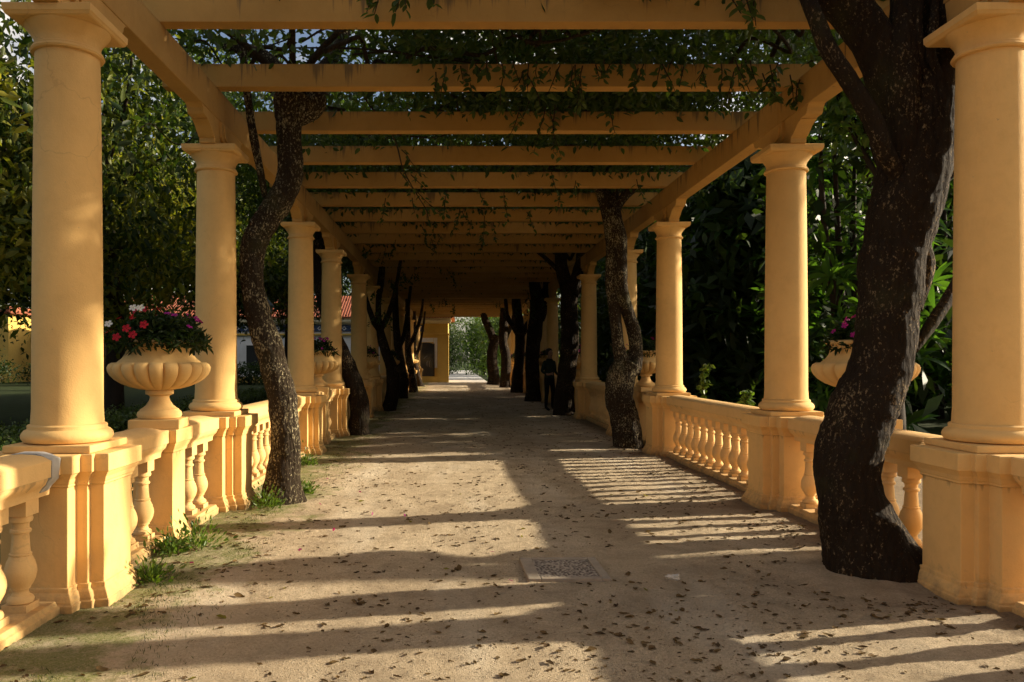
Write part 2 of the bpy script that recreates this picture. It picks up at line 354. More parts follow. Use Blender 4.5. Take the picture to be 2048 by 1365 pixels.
# ------------------------------------------------------------------ pergola masonry (shared meshes)
XL, XR = -2.52, 3.48
D1, SHORT, PER = 5.04, 3.12, 7.59
COLY = []
for k in range(-1, 6):
    COLY += [D1 + k * PER, D1 + k * PER + SHORT]
COLY = [y for y in COLY if y > .3 - 1.0]          # first one stands beside the camera
COLY = [D1 - PER - (PER - SHORT), D1 - PER, D1 - (PER - SHORT)] + [y for y in COLY if y >= D1 - .01]
NB = 3                                            # columns that stand beside or behind the camera
COLY.append(COLY[-1] + PER - SHORT)
PEDTOP = .957
def ped_mesh():
    A, B, C = (.17, .345), (.24, .238), (.325, .20)
    prof = [(-.05, .062), (.055, .062), (.06, .05), (.075, .048), (.105, .03), (.125, .014), (.15, .013), (.152, 0), (.76, 0), (.762, .012), (.78, .012), (.785, .018),
            (.81, .026), (.835, .045), (.845, .052), (.848, .062), (.952, .062), (PEDTOP, .058)]
    bm = nb(); rings = []
    for z, o in prof:
        o *= .86
        q = [(C[0] + o, C[1] + o), (B[0] + o, C[1] + o), (B[0] + o, B[1] + o), (A[0] + o, B[1] + o), (A[0] + o, A[1] + o)]
        loop = q + [(-x, y) for x, y in q[::-1]] + [(-x, -y) for x, y in q] + [(x, -y) for x, y in q[::-1]]
        rings.append([(x, y, z) for x, y in loop])
    loft(bm, rings)
    return fin(bm, 'pedestal', M['pedestal'], .007)
ME_PED = ped_mesh()
def col_meshes():
    z0 = PEDTOP + .001; d = {}
    bm = nb(); box(bm, -.272, .272, -.272, .272, z0, z0 + .048); d['plinth'] = fin(bm, 'plinth', M['column'], .008)
    z = z0 + .049
    bm = nb(); lathe(bm, [(.235, z), (.258, z + .008), (.271, z + .027), (.274, z + .042), (.270, z + .058), (.255, z + .078), (.238, z + .086), (.236, z + .09), (.237, z + .108), (.232, z + .114), (.222, z + .118)], 48)
    d['base'] = fin(bm, 'base', M['column'], smooth=35)
    zs = z + .1185; zt = 3.495; pr = []
    for i in range(25):
        t = i / 24; r = .212 - .019 * t ** 1.7
        if t < .03: r += .006 * (1 - t / .03)
        pr.append((r, zs + (zt - zs) * t))
    bm = nb(); lathe(bm, pr, 48); d['shaft'] = fin(bm, 'shaft', M['column'], smooth=60)
    bm = nb(); c0 = 3.4955
    lathe(bm, [(.193, c0), (.214, c0 + .004), (.222, c0 + .016), (.214, c0 + .03), (.206, c0 + .034), (.206, c0 + .044), (.197, c0 + .05), (.196, c0 + .075), (.205, c0 + .10), (.232, c0 + .14),
               (.25, c0 + .16), (.256, c0 + .172)], 48)
    rings = []
    for zz, h in ((3.668, .252), (3.675, .262), (3.69, .268), (3.693, .272), (3.733, .274), (3.739, .269)):
        rings.append([(h, h, zz), (-h, h, zz), (-h, -h, zz), (h, -h, zz)])
    loft(bm, rings)
    d['capital'] = fin(bm, 'capital', M['column'], 0, smooth=32)
    # corbel on the capital, swept across the girder's width
    half = [(.30, 3.7395), (.30, 3.785), (.335, 3.80), (.39, 3.835), (.44, 3.875), (.50, 3.90), (.53, 3.905), (.53, 3.918), (.635, 3.922), (.655, 3.94), (.67, 3.98), (.70, 4.005), (.74, 4.0095)]
    bm = nb(); extrude_profile(bm, half + [(-y, zz) for y, zz in half[::-1]], 'x', -.079, .079)
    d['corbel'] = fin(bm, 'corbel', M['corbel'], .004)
    # scrolled tongue on each side of the corbel
    tp = [(.16, 3.995)] + [(.155 * math.cos(a), 3.87 - .10 * math.sin(a)) for a in np.linspace(0, math.pi, 11)] + [(-.16, 3.995)]
    bm = nb(); extrude_profile(bm, tp, 'x', .0795, .108)
    inn = [(y * .62, 3.90 + (zz - 3.90) * .62) for y, zz in tp]
    extrude_profile(bm, inn, 'x', .1081, .122)
    d['scroll'] = fin(bm, 'scroll', M['corbel'], .004)
    return d
ME_COL = col_meshes()
def rail_mesh(L, name):
    """coping of a balustrade, y = 0..L, pitched top with hipped ends"""
    half = [(.085, .73), (.088, .765), (.10, .785), (.125, .805), (.14, .83), (.142, .845), (.155, .848), (.155, .945), (.148, .955)]
    def ring(y, k):
        up = [(.11, .957 + .016 * k), (.06, .957 + .027 * k), (0, .957 + .031 * k)]
        h = half + up
        return [(x, y, z) for x, z in h] + [(-x, y, z) for x, z in h[-2::-1]]
    bm = nb(); loft(bm, [ring(y, k) for y, k in ((0, 0), (.05, .15), (.11, .8), (.15, 1), (L - .15, 1), (L - .11, .8), (L - .05, .15), (L, 0))])
    return fin(bm, name, M['rail'], 0, smooth=30)
def base_mesh(L, name):
    prof = [(.15, -.05), (.15, .055), (.135, .062), (.125, .085), (.12, .088)]
    bm = nb(); extrude_profile(bm, prof + [(-x, z) for x, z in prof[::-1]], 'y', 0, L)
    return fin(bm, name, M['pedestal'], .004)
def baluster_mesh():
    bm = nb()
    pr = [(.064, .131), (.071, .136), (.073, .15), (.066, .166), (.05, .174), (.044, .188), (.042, .2), (.046, .21), (.054, .214), (.054, .222), (.066, .24), (.08, .27), (.087, .305), (.085, .33), (.076, .365),
          (.062, .395), (.056, .404), (.06, .407), (.061, .416), (.053, .42), (.049, .46), (.045, .52), (.045, .533), (.055, .537), (.058, .547), (.055, .556), (.046, .56), (.046, .585), (.05, .595), (.062, .6), (.066, .615), (.062, .63), (.058, .638)]
    lathe(bm, pr, 20)
    me_block = [(-.071, .071, .0885, .1305), (-.068, .068, .6385, .7295)]
    for a, b, z0, z1 in me_block: box(bm, a, b, a, b, z0, z1)
    return fin(bm, 'baluster', M['rail'], 0, smooth=40)
ME_BAL = baluster_mesh()
LONG = PER - SHORT; PE = .345 + .053 - .002
ME_RAIL_L = rail_mesh(LONG - 2 * PE, 'rail'); ME_BASE_L = base_mesh(LONG - 2 * PE, 'base_course')
PIER = .2
HL = SHORT / 2 - PE - PIER
ME_RAIL_S = rail_mesh(HL + PIER - .195, 'rail'); ME_BASE_S = base_mesh(HL, 'base_course')
def pier_mesh():
    prof = [(-.05, .045), (.055, .045), (.075, .03), (.12, .012), (.15, .01), (.152, 0), (.76, 0), (.765, .012), (.785, .014), (.83, .035), (.845, .04), (.848, .05), (.952, .05), (.957, .046)]
    bm = nb(); loft(bm, [[(.165 + o, .15 + o, z), (-.165 - o, .15 + o, z), (-.165 - o, -.15 - o, z), (.165 + o, -.15 - o, z)] for z, o in prof])
    return fin(bm, 'pier', M['pedestal'], .006)
ME_PIER = pier_mesh()
def urn_meshes():
    d = {}; b = 1.04
    bm = nb(); box(bm, -.205, .205, -.205, .205, .958, 1.039); d['plinth'] = fin(bm, 'plinth', M['urn'], .008)
    bm = nb(); lathe(bm, [(.15, b), (.172, b + .006), (.182, b + .03), (.175, b + .055), (.16, b + .066), (.155, b + .078), (.14, b + .085), (.11, b + .11), (.085, b + .15), (.078, b + .175), (.08, b + .19), (.098, b + .2), (.112, b + .204), (.115, b + .225), (.112, b + .24)], 40)
    d['foot'] = fin(bm, 'foot', M['urn'], smooth=40)
    N = 20
    def gad(amp):
        def f(u, z):
            s = abs(math.sin(math.pi * u * N)); return 1 - amp * (1 - s ** .38)
        return f
    z1 = 1.281
    pr = [(.11, z1), (.17, z1 + .008), (.24, z1 + .026), (.305, z1 + .053), (.36, z1 + .088), (.395, z1 + .125), (.413, z1 + .16), (.416, z1 + .19), (.404, z1 + .215), (.38, z1 + .23), (.34, z1 + .233)]
    bm = nb(); lathe(bm, pr, 240, mod=gad(.125)); d['bowl'] = fin(bm, 'bowl', M['urn'], smooth=60)
    z2 = z1 + .225
    bm = nb(); lathe(bm, [(.345, z2), (.33, z2 + .015), (.295, z2 + .045), (.272, z2 + .08), (.264, z2 + .11), (.268, z2 + .13), (.274, z2 + .135), (.276, z2 + .15), (.265, z2 + .155)], 48); d['neck'] = fin(bm, 'neck', M['urn'], smooth=40)
    z3 = z2 + .151
    bm = nb(); lathe(bm, [(.268, z3), (.29, z3 + .006), (.302, z3 + .02), (.30, z3 + .036), (.284, z3 + .045), (.26, z3 + .044), (.245, z3 + .02)], 240, mod=gad(.05)); d['rim'] = fin(bm, 'rim', M['urn'], smooth=60)
    bm = nb(); lathe(bm, [(.24, z3 + .0205), (.243, z3 + .026), (.12, z3 + .05), (.01, z3 + .06)], 24); d['soil'] = fin(bm, 'soil', M['soil'], smooth=60)
    return d, z3 + .03
ME_URN, URN_TOP = urn_meshes()

SIDES = ((XL, 'left'), (XR, 'right'))
for x, side in SIDES:
    ys = COLY
    for i, y in enumerate(ys):
        j = i - NB
        where = f'{ORD[j]} of the {side} row counted from the camera' if j >= 0 else f'{side} row, {("second behind", "just behind", "level with")[i]} the camera'
        p = obj('pedestal', ME_PED, None, (x, y, 0)); tag(p, f'stepped ochre pedestal under a column, {where}', 'pedestal', 'column pedestals', 'thing')
        c = empty('column', (x, y, 0), f'round ochre column with square capital, {where}', 'column', 'pergola columns'); c['kind'] = 'thing'
        for k in ('plinth', 'base', 'shaft', 'capital', 'corbel'): obj(k, ME_COL[k], c)
        obj('scroll', ME_COL['scroll'], c); obj('scroll', ME_COL['scroll'], c, rot=(0, 0, math.pi))
    # balustrades
    for i in range(len(ys) - 1):
        y0, y1 = ys[i], ys[i + 1]; gap = y1 - y0; j = i - NB
        span = f'between {ORD[j]} and {ORD[j+1]} column' if j >= 0 else ('behind the camera, far part', 'beside and behind the camera', 'between the camera and the first column')[i]
        if gap > SHORT + .3:
            b = empty('balustrade', (x, y0, 0), f'{side} balustrade of twelve ochre balusters {span}', 'balustrade', 'long balustrades')
            obj('rail', ME_RAIL_L, b, (0, PE, 0)); obj('base_course', ME_BASE_L, b, (0, PE, 0))
            for k in range(12): obj('baluster', ME_BAL, b, (0, PE + (LONG - 2 * PE) * (k + .5) / 12, 0))
            if j == -1 and side == 'left':
                bm = nb()
                half = [(.093, .76), (.105, .783), (.13, .803), (.146, .83), (.159, .846), (.159, .947), (.15, .9585), (.11, .9755), (.06, .987), (0, .991)]
                prof = half + [(-a, c_) for a, c_ in half[-2::-1]]
                rings = [[(a, (LONG - PE) - .115 + .03 * math.sin(q * 1.9) + .02 * math.sin(q * 4.3), zz - .003) for q, (a, zz) in enumerate(prof)],
                         [(a, LONG - PE - .02 + .018 * math.sin(q * 2.7), zz) for q, (a, zz) in enumerate(prof)]]
                loft(bm, rings); obj('cement_patch', fin(bm, 'cement_patch', M['cement'], smooth=40), b)['label'] = 'grey cement repair at the rail end'
        else:
            b = empty('balustrade', (x, y0, 0), f'short {side} balustrade with urn pier {span}', 'balustrade', 'short balustrades')
            yc = SHORT / 2
            obj('pier', ME_PIER, b, (0, yc, 0))
            for s0 in (PE, yc + PIER):
                obj('rail', ME_RAIL_S, b, (0, s0 if s0 == PE else s0 - .001, 0)); obj('base_course', ME_BASE_S, b, (0, s0, 0))
                for k in range(3): obj('baluster', ME_BAL, b, (0, s0 + HL * (k + .5) / 3, 0))
    # longitudinal girders, one length per bay
    for i in range(len(ys) - 1):
        y0, y1 = ys[i], ys[i + 1]
        bm = nb(); box(bm, -.085, .085, .0015, y1 - y0 - .0015, 0, .31)
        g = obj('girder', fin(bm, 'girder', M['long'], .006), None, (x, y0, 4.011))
        tag(g, (f'long ochre girder over the {side} columns, ' + (f'length between {ORD[i-NB]} and {ORD[i-NB+1]} column' if i >= NB else ('second length behind the camera', 'length beside the camera', 'length nearest in view')[i])), 'girder', 'girders along the pergola', 'thing')

# ------------------------------------------------------------------ transverse beams
bm = nb(); box(bm, XL - .45, XR + .45, 0, .15, 0, .235); bmesh.ops.subdivide_edges(bm, edges=[e for e in bm.edges if e.calc_length() > 2], cuts=12)
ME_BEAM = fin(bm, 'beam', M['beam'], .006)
SP = PER / 5; BEAM0 = 6.39; BEAMY = []
KB = 10
k = -KB
while BEAM0 + k * SP < COLY[-1] + .3:
    BEAMY.append(BEAM0 + k * SP); k += 1
for i, y in enumerate(BEAMY):
    b = obj('cross_beam', ME_BEAM, None, (random.uniform(-.03, .03), y, 4.322))
    j = i - KB
    lab = f'ochre cross beam overhead, {ORD[j]} one visible from the camera' if j >= 0 else f'ochre cross beam overhead, {ORD[KB - 1 - i]} behind the first visible one'
    tag(b, lab, 'beam', 'cross beams of the pergola', 'thing')

# ------------------------------------------------------------------ urns and their plants
def petal_mesh(m, name):
    bm = nb()
    for k in range(5):
        a = 2 * math.pi * k / 5; ca, sa = math.cos(a), math.sin(a)
        pts = [(.004, -.004, 0), (.02, -.013, .006), (.034, -.010, .006), (.036, .010, .004), (.02, .013, .006), (.004, .004, 0)]
        bm.faces.new([bm.verts.new((px * ca - py * sa, px * sa + py * ca, pz_)) for px, py, pz_ in pts])
    return fin(bm, name, m)
ME_FL = {k: petal_mesh(M[k], 'flower') for k in ('magenta', 'red', 'white')}
def plant_points(n, rx, rz, r):
    P = unit(r.normal(size=(n, 3))) * r.uniform(.35, 1, (n, 1)) ** .6; P[:, 2] = np.abs(P[:, 2]) * rz - .06 * (np.hypot(P[:, 0], P[:, 1]) > .7)
    P[:, 0] *= rx; P[:, 1] *= rx; return P
flower_desc = {0: ('magenta', 'red', 'white'), 1: ('magenta', 'magenta', 'magenta'), 2: ('white', 'magenta', 'white')}
ui = {'left': 0, 'right': 0}
for x, side in SIDES:
    for i in range(NB, len(COLY) - 2, 2):
        y = COLY[i] + SHORT / 2; ui[side] += 1; n = ui[side]
        u = empty('urn', (x, y, 0), f'gadrooned ochre stone urn on pier, {ORD[n-1]} of the {side} row from the camera', 'urn', 'stone urns on the balustrade', rz=random.uniform(0, .3))
        for k in ME_URN: obj(k, ME_URN[k], u)
        r = np.random.default_rng(100 + i + (50 if side == 'right' else 0))
        near = n == 1; big = {('left', 1): .40, ('right', 1): .30}.get((side, n), .36)
        cols = {('left', 1): 'red, magenta and white flowers', ('right', 1): 'magenta flowers and one white'}.get((side, n), 'magenta flowers')
        pl = empty('flowering_plant', (x, y, URN_TOP), f'bushy plant with {cols} filling the {ORD[n-1]} {side} urn', 'plant', 'flowering plants in the urns')
        P = plant_points(2600 if near else 900, big, big * .62, r)
        obj('foliage', leaves(P, .075, M['leaf_d'], 'foliage', .1, .32, r=r), pl)
        nf = {('left', 1): 20, ('right', 1): 22, ('left', 2): 30}.get((side, n), 12)
        for k in range(nf):
            a = r.uniform(0, 6.28); e = r.uniform(.1, 1.35); d = np.array([math.cos(a) * math.cos(e), math.sin(a) * math.cos(e), math.sin(e) * .68]) * (big + .03)
            if side == 'left' and n == 1: kind = 'magenta' if d[0] > .03 else ('red' if d[2] < .22 else 'red')
            elif side == 'right' and n == 1: kind = 'magenta'
            else: kind = 'magenta'
            f = obj('flower', ME_FL[kind], pl, tuple(d), (r.uniform(.3, 1.3), 0, math.atan2(d[1], d[0]) + math.pi / 2 + r.normal() * .3), (1, 1, 1))
            s = r.uniform(.6, 1.0); f.scale = (s, s, s)
        if side == 'right' and n == 1: obj('flower', ME_FL['white'], pl, (.33, -.16, .10), (1.2, 0, .2), (1.2, 1.2, 1.2))
        if side == 'left' and n == 1:
            for px, pz_ in ((-.10, .30), (-.04, .30), (-.30, .17)): obj('flower', ME_FL['white'], pl, (px, -.30, pz_ - .03), (1.0, 0, .1), (.95, .95, .95))
            for px, pz_ in ((-.12, .10), (-.07, .05), (-.2, .03), (.02, .13)): obj('flower', ME_FL['red'], pl, (px, -.38, pz_), (1.2, 0, .1), (1, 1, 1))

# ------------------------------------------------------------------ the trees growing up the pergola
def bark_tube(bm, path, d, wob=.12, n=18, seed=1.0, sub=None, fr=4.0, dd=None):
    """path of (px, py, width_px[, depth offset]) at distance d"""
    pts = []
    for q in path:
        dep = d + (q[3] if len(q) > 3 else 0); X = w_(q[0], q[1], dep); pts.append((*X, q[2] * dep / F / 2))
    tube(bm, pts, sub or (16 if n >= 40 else 7), n, wob, fr, seed)
def canopy_points(n, x0, x1, y0, y1, z0, z1, seed, dens=None):
    r = np.random.default_rng(seed); nc = max(8, n // 45)
    C = np.stack([r.uniform(x0, x1, nc), r.uniform(y0, y1, nc), z0 + (z1 - z0) * r.beta(1.2, 1.6, nc)], 1)
    if dens is not None: C = C[r.random(len(C)) < dens(C)]
    idx = r.integers(0, len(C), n); P = C[idx] + r.normal(size=(n, 3)) * np.array([.26, .26, .17])
    P[:, 2] = np.maximum(P[:, 2], 4.56 - .10 * r.random(n)); return P
def shoot(parent, start, L, seed, m=None, size=.085, sway=.25, gap=.05, indiv=False, dirx=0):
    """a leafy shoot hanging from the canopy: stem with leaves in pairs"""
    r = np.random.default_rng(seed); pts = []; p = np.array(start, float); v = np.array([dirx + r.normal() * .25, r.normal() * .25, -1.0]); n = max(3, int(L / .12))
    for k in range(n + 1):
        pts.append((*p, .006 * (1 - .7 * k / n) + .0015)); v = v + r.normal(size=3) * sway * .5; v[2] = -abs(v[2]); v = unit(v); p = p + v * L / n
    bm = nb(); tube(bm, pts, 3, 5); sh = obj('hanging_shoot', fin(bm, 'shoot_stem', M['twig'], smooth=60), parent)
    C = np.array(catmull(pts, 4))[:, :3]; k = max(4, int(L / gap)); ii = np.linspace(2, len(C) - 1, k).astype(int)
    P = np.repeat(C[ii], 2, 0) + r.normal(size=(2 * k, 3)) * .012
    Dr = r.normal(size=(2 * k, 3)); Dr[:, 2] = -.7
    if indiv:
        for a, d_ in zip(P, Dr):
            d_ = Vector(d_).normalized(); q = d_.to_track_quat('Y', 'Z').to_euler()
            s = size * r.uniform(.7, 1.25); lf = obj('leaf', ME_LEAF, sh, tuple(a), tuple(q), (s, s, s))
    else:
        obj('foliage', leaves(P, size, m or M['vine'], 'foliage', .1, .55, dirs=Dr, r=r), sh)
    return sh
def one_leaf(m, asp=.6):
    V = [(0, 0, 0), (.26 * asp, .15, .03), (.42 * asp, .4, .04), (.33 * asp, .7, .02), (0, 1, -.10), (-.33 * asp, .7, .02), (-.42 * asp, .4, .04), (-.26 * asp, .15, .03), (0, .4, -.03), (0, .7, -.04)]
    Fc = [(0, 1, 2, 8), (8, 2, 3, 9), (9, 3, 4), (9, 4, 5), (8, 9, 5, 6), (0, 8, 6, 7)]
    me = bpy.data.meshes.new('leaf'); me.from_pydata(V, [], Fc); me.materials.append(m); me.polygons.foreach_set('use_smooth', [True] * len(Fc)); return me
ME_LEAF = one_leaf(M['vine'])

def sag(C): return np.clip(.55 + .45 * np.sin(C[:, 0] * 1.7 + C[:, 1] * 1.1), .25, 1)
ME_CANOPY = []
for s in range(3):
    P = canopy_points(46000, -3.9, 3.9, -4.2, 4.2, 4.58, 6.1, 300 + s, sag)
    ME_CANOPY.append(leaves(P, .11, M['vine'], 'canopy', .35, .5, r=np.random.default_rng(s)))

P = canopy_points(26000, -3.9, 3.9, -4.2, 4.2, 4.58, 6.1, 310, lambda C: sag(C) * np.where((C[:, 0] < -.2) & (C[:, 1] < 0.8), .12, 1))
ME_CANOPY.append(leaves(P, .10, M['vine'], 'canopy', .35, .5, r=np.random.default_rng(4)))
def branches_up(bm, top, n, seed, r0=.05, reach=2.4):
    """limbs fanning out above the beams from the trunk head"""
    r = np.random.default_rng(seed)
    for k in range(n):
        a = r.uniform(0, 6.28); L = r.uniform(.5, 1) * reach; p = np.array(top, float)
        e = np.array([math.cos(a) * L, math.sin(a) * L, 0]); zt = 4.75 + r.uniform(0, .6)
        tube(bm, [(*p, r0), (p[0] + e[0] * .25, p[1] + e[1] * .25, p[2] + (zt - p[2]) * .55, r0 * .8), (p[0] + e[0] * .6, p[1] + e[1] * .6, zt, r0 * .55), (p[0] + e[0], p[1] + e[1], zt + r.uniform(-.1, .3), .01)], 5, 7, .15, 5, seed + k)
NT = {'left': 0, 'right': 0}
def pergola_tree(side, paths, d, label, bark, canopy, cx=None, top=None, nb_=5, seed=1, n=18, wob=.1, fork=0):
    base = w_(paths[0][0][0], paths[0][0][1], d)
    t = empty('climbing_tree', (base[0], base[1], 0), label, 'tree', 'old climbing trees along the pergola')
    def local(bm):
        bmesh.ops.translate(bm, verts=bm.verts, vec=(-base[0], -base[1], 0)); return bm
    for k, p in enumerate(paths):
        zt = w_(p[-1][0], p[-1][1], d)[2]
        if canopy is not None and zt < 4.7 and (k > 0 or len(paths) == 1 or paths[1][0][1] < p[-1][1]):
            q = p[-1]; up = (4.95 - zt) * F / d; p = p + [(q[0] + (q[0] - p[-2][0]) * .3, q[1] - up * .5, q[2] * .85), (q[0] + (q[0] - p[-2][0]) * .2, q[1] - up, q[2] * .6)]
        bm = nb(); bark_tube(bm, p, d, wob, n if k == 0 else max(12, int(n * .6)), seed + k * 3.3)
        o = obj('trunk' if k == 0 else 'limb', fin(local(bm), 'trunk', bark, smooth=180), t)
    if fork:
        p = paths[0]; m_ = p[max(1, len(p) * 2 // 3)]; X0 = w_(m_[0], m_[1], d); rw = m_[2] * d / F / 2; rr_ = np.random.default_rng(int(seed * 7))
        for sg in (1, -1)[:fork]:
            e = rr_.uniform(.5, .9) * sg; bm = nb()
            tube(bm, [(X0[0], X0[1], X0[2] - .15, rw * .7), (X0[0] + e * .35, X0[1] + rr_.normal() * .2, X0[2] + .35, rw * .6), (X0[0] + e * .7, X0[1] + rr_.normal() * .3, max(X0[2] + .8, 3.6), rw * .45), (X0[0] + e * .9, X0[1], 4.9, rw * .3)], 6, 10, .15, 5, seed)
            obj('limb', fin(local(bm), 'limb', bark, smooth=180), t)
    tp = (*w_(paths[0][-1][0], paths[0][-1][1], d)[:2], 4.5) if top is None else top
    if nb_:
        bm = nb(); branches_up(bm, tp, nb_, int(seed * 10), .045); obj('limb', fin(local(bm), 'limb', M['bark_s'], smooth=180), t)
    if canopy is not None:
        sgn = -1 if canopy == 1 else 1
        obj('crown', ME_CANOPY[canopy if canopy == 3 else canopy % 3], t, ((.5 if cx is None else cx) - base[0], 0, 0), scl=(sgn, 1, 1))
    return t, base
# right row ----------------------------------------------------------------
tR1, bR1 = pergola_tree('right', [
    [(1742, 1180, 215), (1740, 1130, 190), (1722, 1070, 150), (1700, 1000, 128), (1693, 940, 120), (1708, 870, 122), (1736, 800, 122), (1765, 720, 112), (1776, 620, 112), (1788, 510, 118), (1815, 400, 128), (1842, 280, 132), (1868, 170, 125), (1888, 80, 118), (1900, -20, 112), (1905, -120, 100)],
    [(1820, 300, 60, .05), (1790, 200, 78), (1750, 90, 82), (1690, 10, 78), (1610, -40, 70), (1510, -90, 52)],
    [(1800, 360, 30, -.1), (1768, 300, 34, -.18), (1745, 240, 36, -.2), (1700, 165, 36, -.2), (1655, 95, 34, -.2), (1625, 20, 30, -.15), (1590, -60, 26)],
    [(1812, 330, 50, -.1), (1806, 200, 62, -.1), (1804, 100, 60, -.1), (1812, 0, 56, -.05), (1800, -110, 46)],
    [(1850, 160, 20, -.12), (1838, 110, 26, -.15), (1832, 40, 24, -.15), (1840, -60, 22)],
    [(1880, 160, 18, -.2), (1862, 110, 18, -.22), (1868, 50, 16, -.22), (1874, -40, 16)],
    [(1830, 620, 26, .12), (1846, 540, 42, .12), (1840, 480, 40, .14), (1850, 400, 44, .16), (1885, 300, 46, .2), (1925, 200, 44, .22), (1950, 100, 40, .2), (1962, -40, 36)],
    [(1826, 700, 18, .05), (1862, 650, 24, .1), (1895, 600, 24, .2), (1935, 530, 22, .4), (1990, 430, 18, .6)],
    [(1880, 230, 14, .1), (1915, 205, 20, .12), (1950, 222, 22, .14)]],
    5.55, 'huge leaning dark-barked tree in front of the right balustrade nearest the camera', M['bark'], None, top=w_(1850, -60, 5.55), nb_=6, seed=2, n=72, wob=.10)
# root flare of the big tree
bm = nb()
for a in range(7):
    an = a * .9 + .2; L = random.uniform(.27, .36) * (1.35 if math.cos(an) > .5 else .9)
    tube(bm, [(0, 0, .42, .14), (math.cos(an) * L * .4, math.sin(an) * L * .4, .2, .12), (math.cos(an) * L * .8, math.sin(an) * L * .8, .05, .09), (math.cos(an) * L * 1.15, math.sin(an) * L * 1.15, -.06, .04)], 5, 9, .2, 6, a)
obj('root', fin(bm, 'root', M['bark'], smooth=180), tR1)
bm = nb(); rings = []
for q, (rr, zz) in enumerate(((.8, -.03), (.66, .012), (.52, .026), (.40, .04), (.28, .055))):
    rings.append([(rr * (1 + .16 * noise.noise(Vector((math.cos(a) * 2, math.sin(a) * 2, q * .3)))) * math.cos(a), rr * (1 + .16 * noise.noise(Vector((math.cos(a) * 2, math.sin(a) * 2, q * .3)))) * math.sin(a), zz + .012 * noise.noise(Vector((math.cos(a) * 5, math.sin(a) * 5, q)))) for a in np.linspace(0, 2 * math.pi, 49)[:-1]])
loft(bm, rings); md = obj('soil_mound', fin(bm, 'soil_mound', M['gravel'], smooth=180), None, (bR1[0], bR1[1], 0)); tag(md, 'low mound of earth round the foot of the huge leaning tree', kind='structure')
P = canopy_points(36000, -1.7, 4.4, 5.7, 11.0, 4.58, 6.3, 41, lambda C: np.clip(.30 + (C[:, 0] + .9) * .8, .08, 1) * np.where((C[:, 0] > 2.3) & (C[:, 1] > 6.6), .3, 1))
P[:, 0] -= bR1[0]; P[:, 1] -= bR1[1]
obj('crown', leaves(P, .10, M['vine'], 'crown', .35, .5), tR1)
tR2, bR2 = pergola_tree('right', [
    [(1256, 915, 66), (1256, 885, 60), (1248, 835, 56), (1238, 795, 54), (1243, 755, 56), (1258, 725, 56)],
    [(1252, 745, 40), (1239, 705, 27), (1233, 660, 23), (1229, 615, 26), (1226, 560, 31), (1228, 500, 34), (1223, 445, 34), (1212, 405, 28), (1196, 355, 20), (1172, 290, 15)],
    [(1261, 745, 38), (1272, 705, 29, .05), (1268, 665, 26, .08), (1257, 630, 25, .05), (1245, 590, 26, -.1), (1241, 540, 27, -.13), (1240, 480, 28, -.12), (1230, 435, 27, -.1), (1228, 390, 20), (1244, 335, 16), (1260, 280, 12)],
    [(1226, 450, 18), (1240, 405, 18, -.1), (1272, 374, 15, -.2), (1312, 350, 10, -.3), (1340, 310, 8, -.3)],
    [(1216, 415, 14), (1190, 372, 12, -.2), (1150, 348, 9, -.4), (1120, 320, 7, -.4)],
    [(1228, 420, 14, .1), (1222, 370, 13, .2), (1215, 320, 11, .3), (1205, 270, 9, .3)],
    [(1243, 395, 9, -.1), (1262, 352, 9, -.3), (1270, 310, 7, -.4)]],
    13.6, 'twisting twin-stemmed tree with grey flecks before the third right column', M['bark_l'], 3, top=w_(1215, 340, 13.6), nb_=6, seed=5, n=40)
tR3, bR3 = pergola_tree('right', [
    [(1130, 848, 52), (1128, 800, 40), (1134, 740, 36), (1140, 680, 36), (1138, 620, 34), (1140, 570, 32)],
    [(1138, 590, 30), (1125, 545, 26), (1118, 500, 22), (1098, 470, 16)],
    [(1142, 590, 32), (1160, 545, 30), (1166, 500, 26), (1160, 450, 18)],
    [(1120, 545, 10), (1095, 520, 9), (1068, 498, 6)]],
    21.2, 'dark forked tree behind the standing person on the right', M['bark'], 2, top=w_(1140, 520, 21.2), seed=6)
tR4, bR4 = pergola_tree('right', [[(1066, 828, 42), (1066, 780, 30), (1064, 720, 28), (1070, 660, 30), (1074, 610, 26), (1068, 560, 22)], [(1078, 640, 22), (1095, 590, 20), (1092, 540, 16)]],
    28.6, 'thick dark leafy trunk left of the standing person', M['bark'], 0, seed=7, fork=1)
tR5, bR5 = pergola_tree('right', [[(1034, 806, 30), (1034, 770, 24), (1038, 720, 20), (1040, 670, 20), (1034, 620, 20)]], 36.0, 'slender dark straight tree, third from the far right end', M['bark'], 1, seed=8, nb_=3, fork=2)
tR6, bR6 = pergola_tree('right', [[(1010, 788, 26), (1010, 760, 20), (1012, 720, 20), (1006, 680, 18), (1008, 640, 18)]], 42.5, 'dark straight tree, second from the far right end', M['bark'], 2, seed=9, nb_=3, fork=1)
tR7, bR7 = pergola_tree('right', [[(988, 776, 34), (988, 755, 24), (984, 725, 22), (986, 695, 20), (996, 672, 20)], [(990, 690, 16), (980, 662, 16), (970, 640, 14)]], 47.5, 'forked dark tree at the far right end of the path', M['bark'], 0, seed=10, nb_=3)
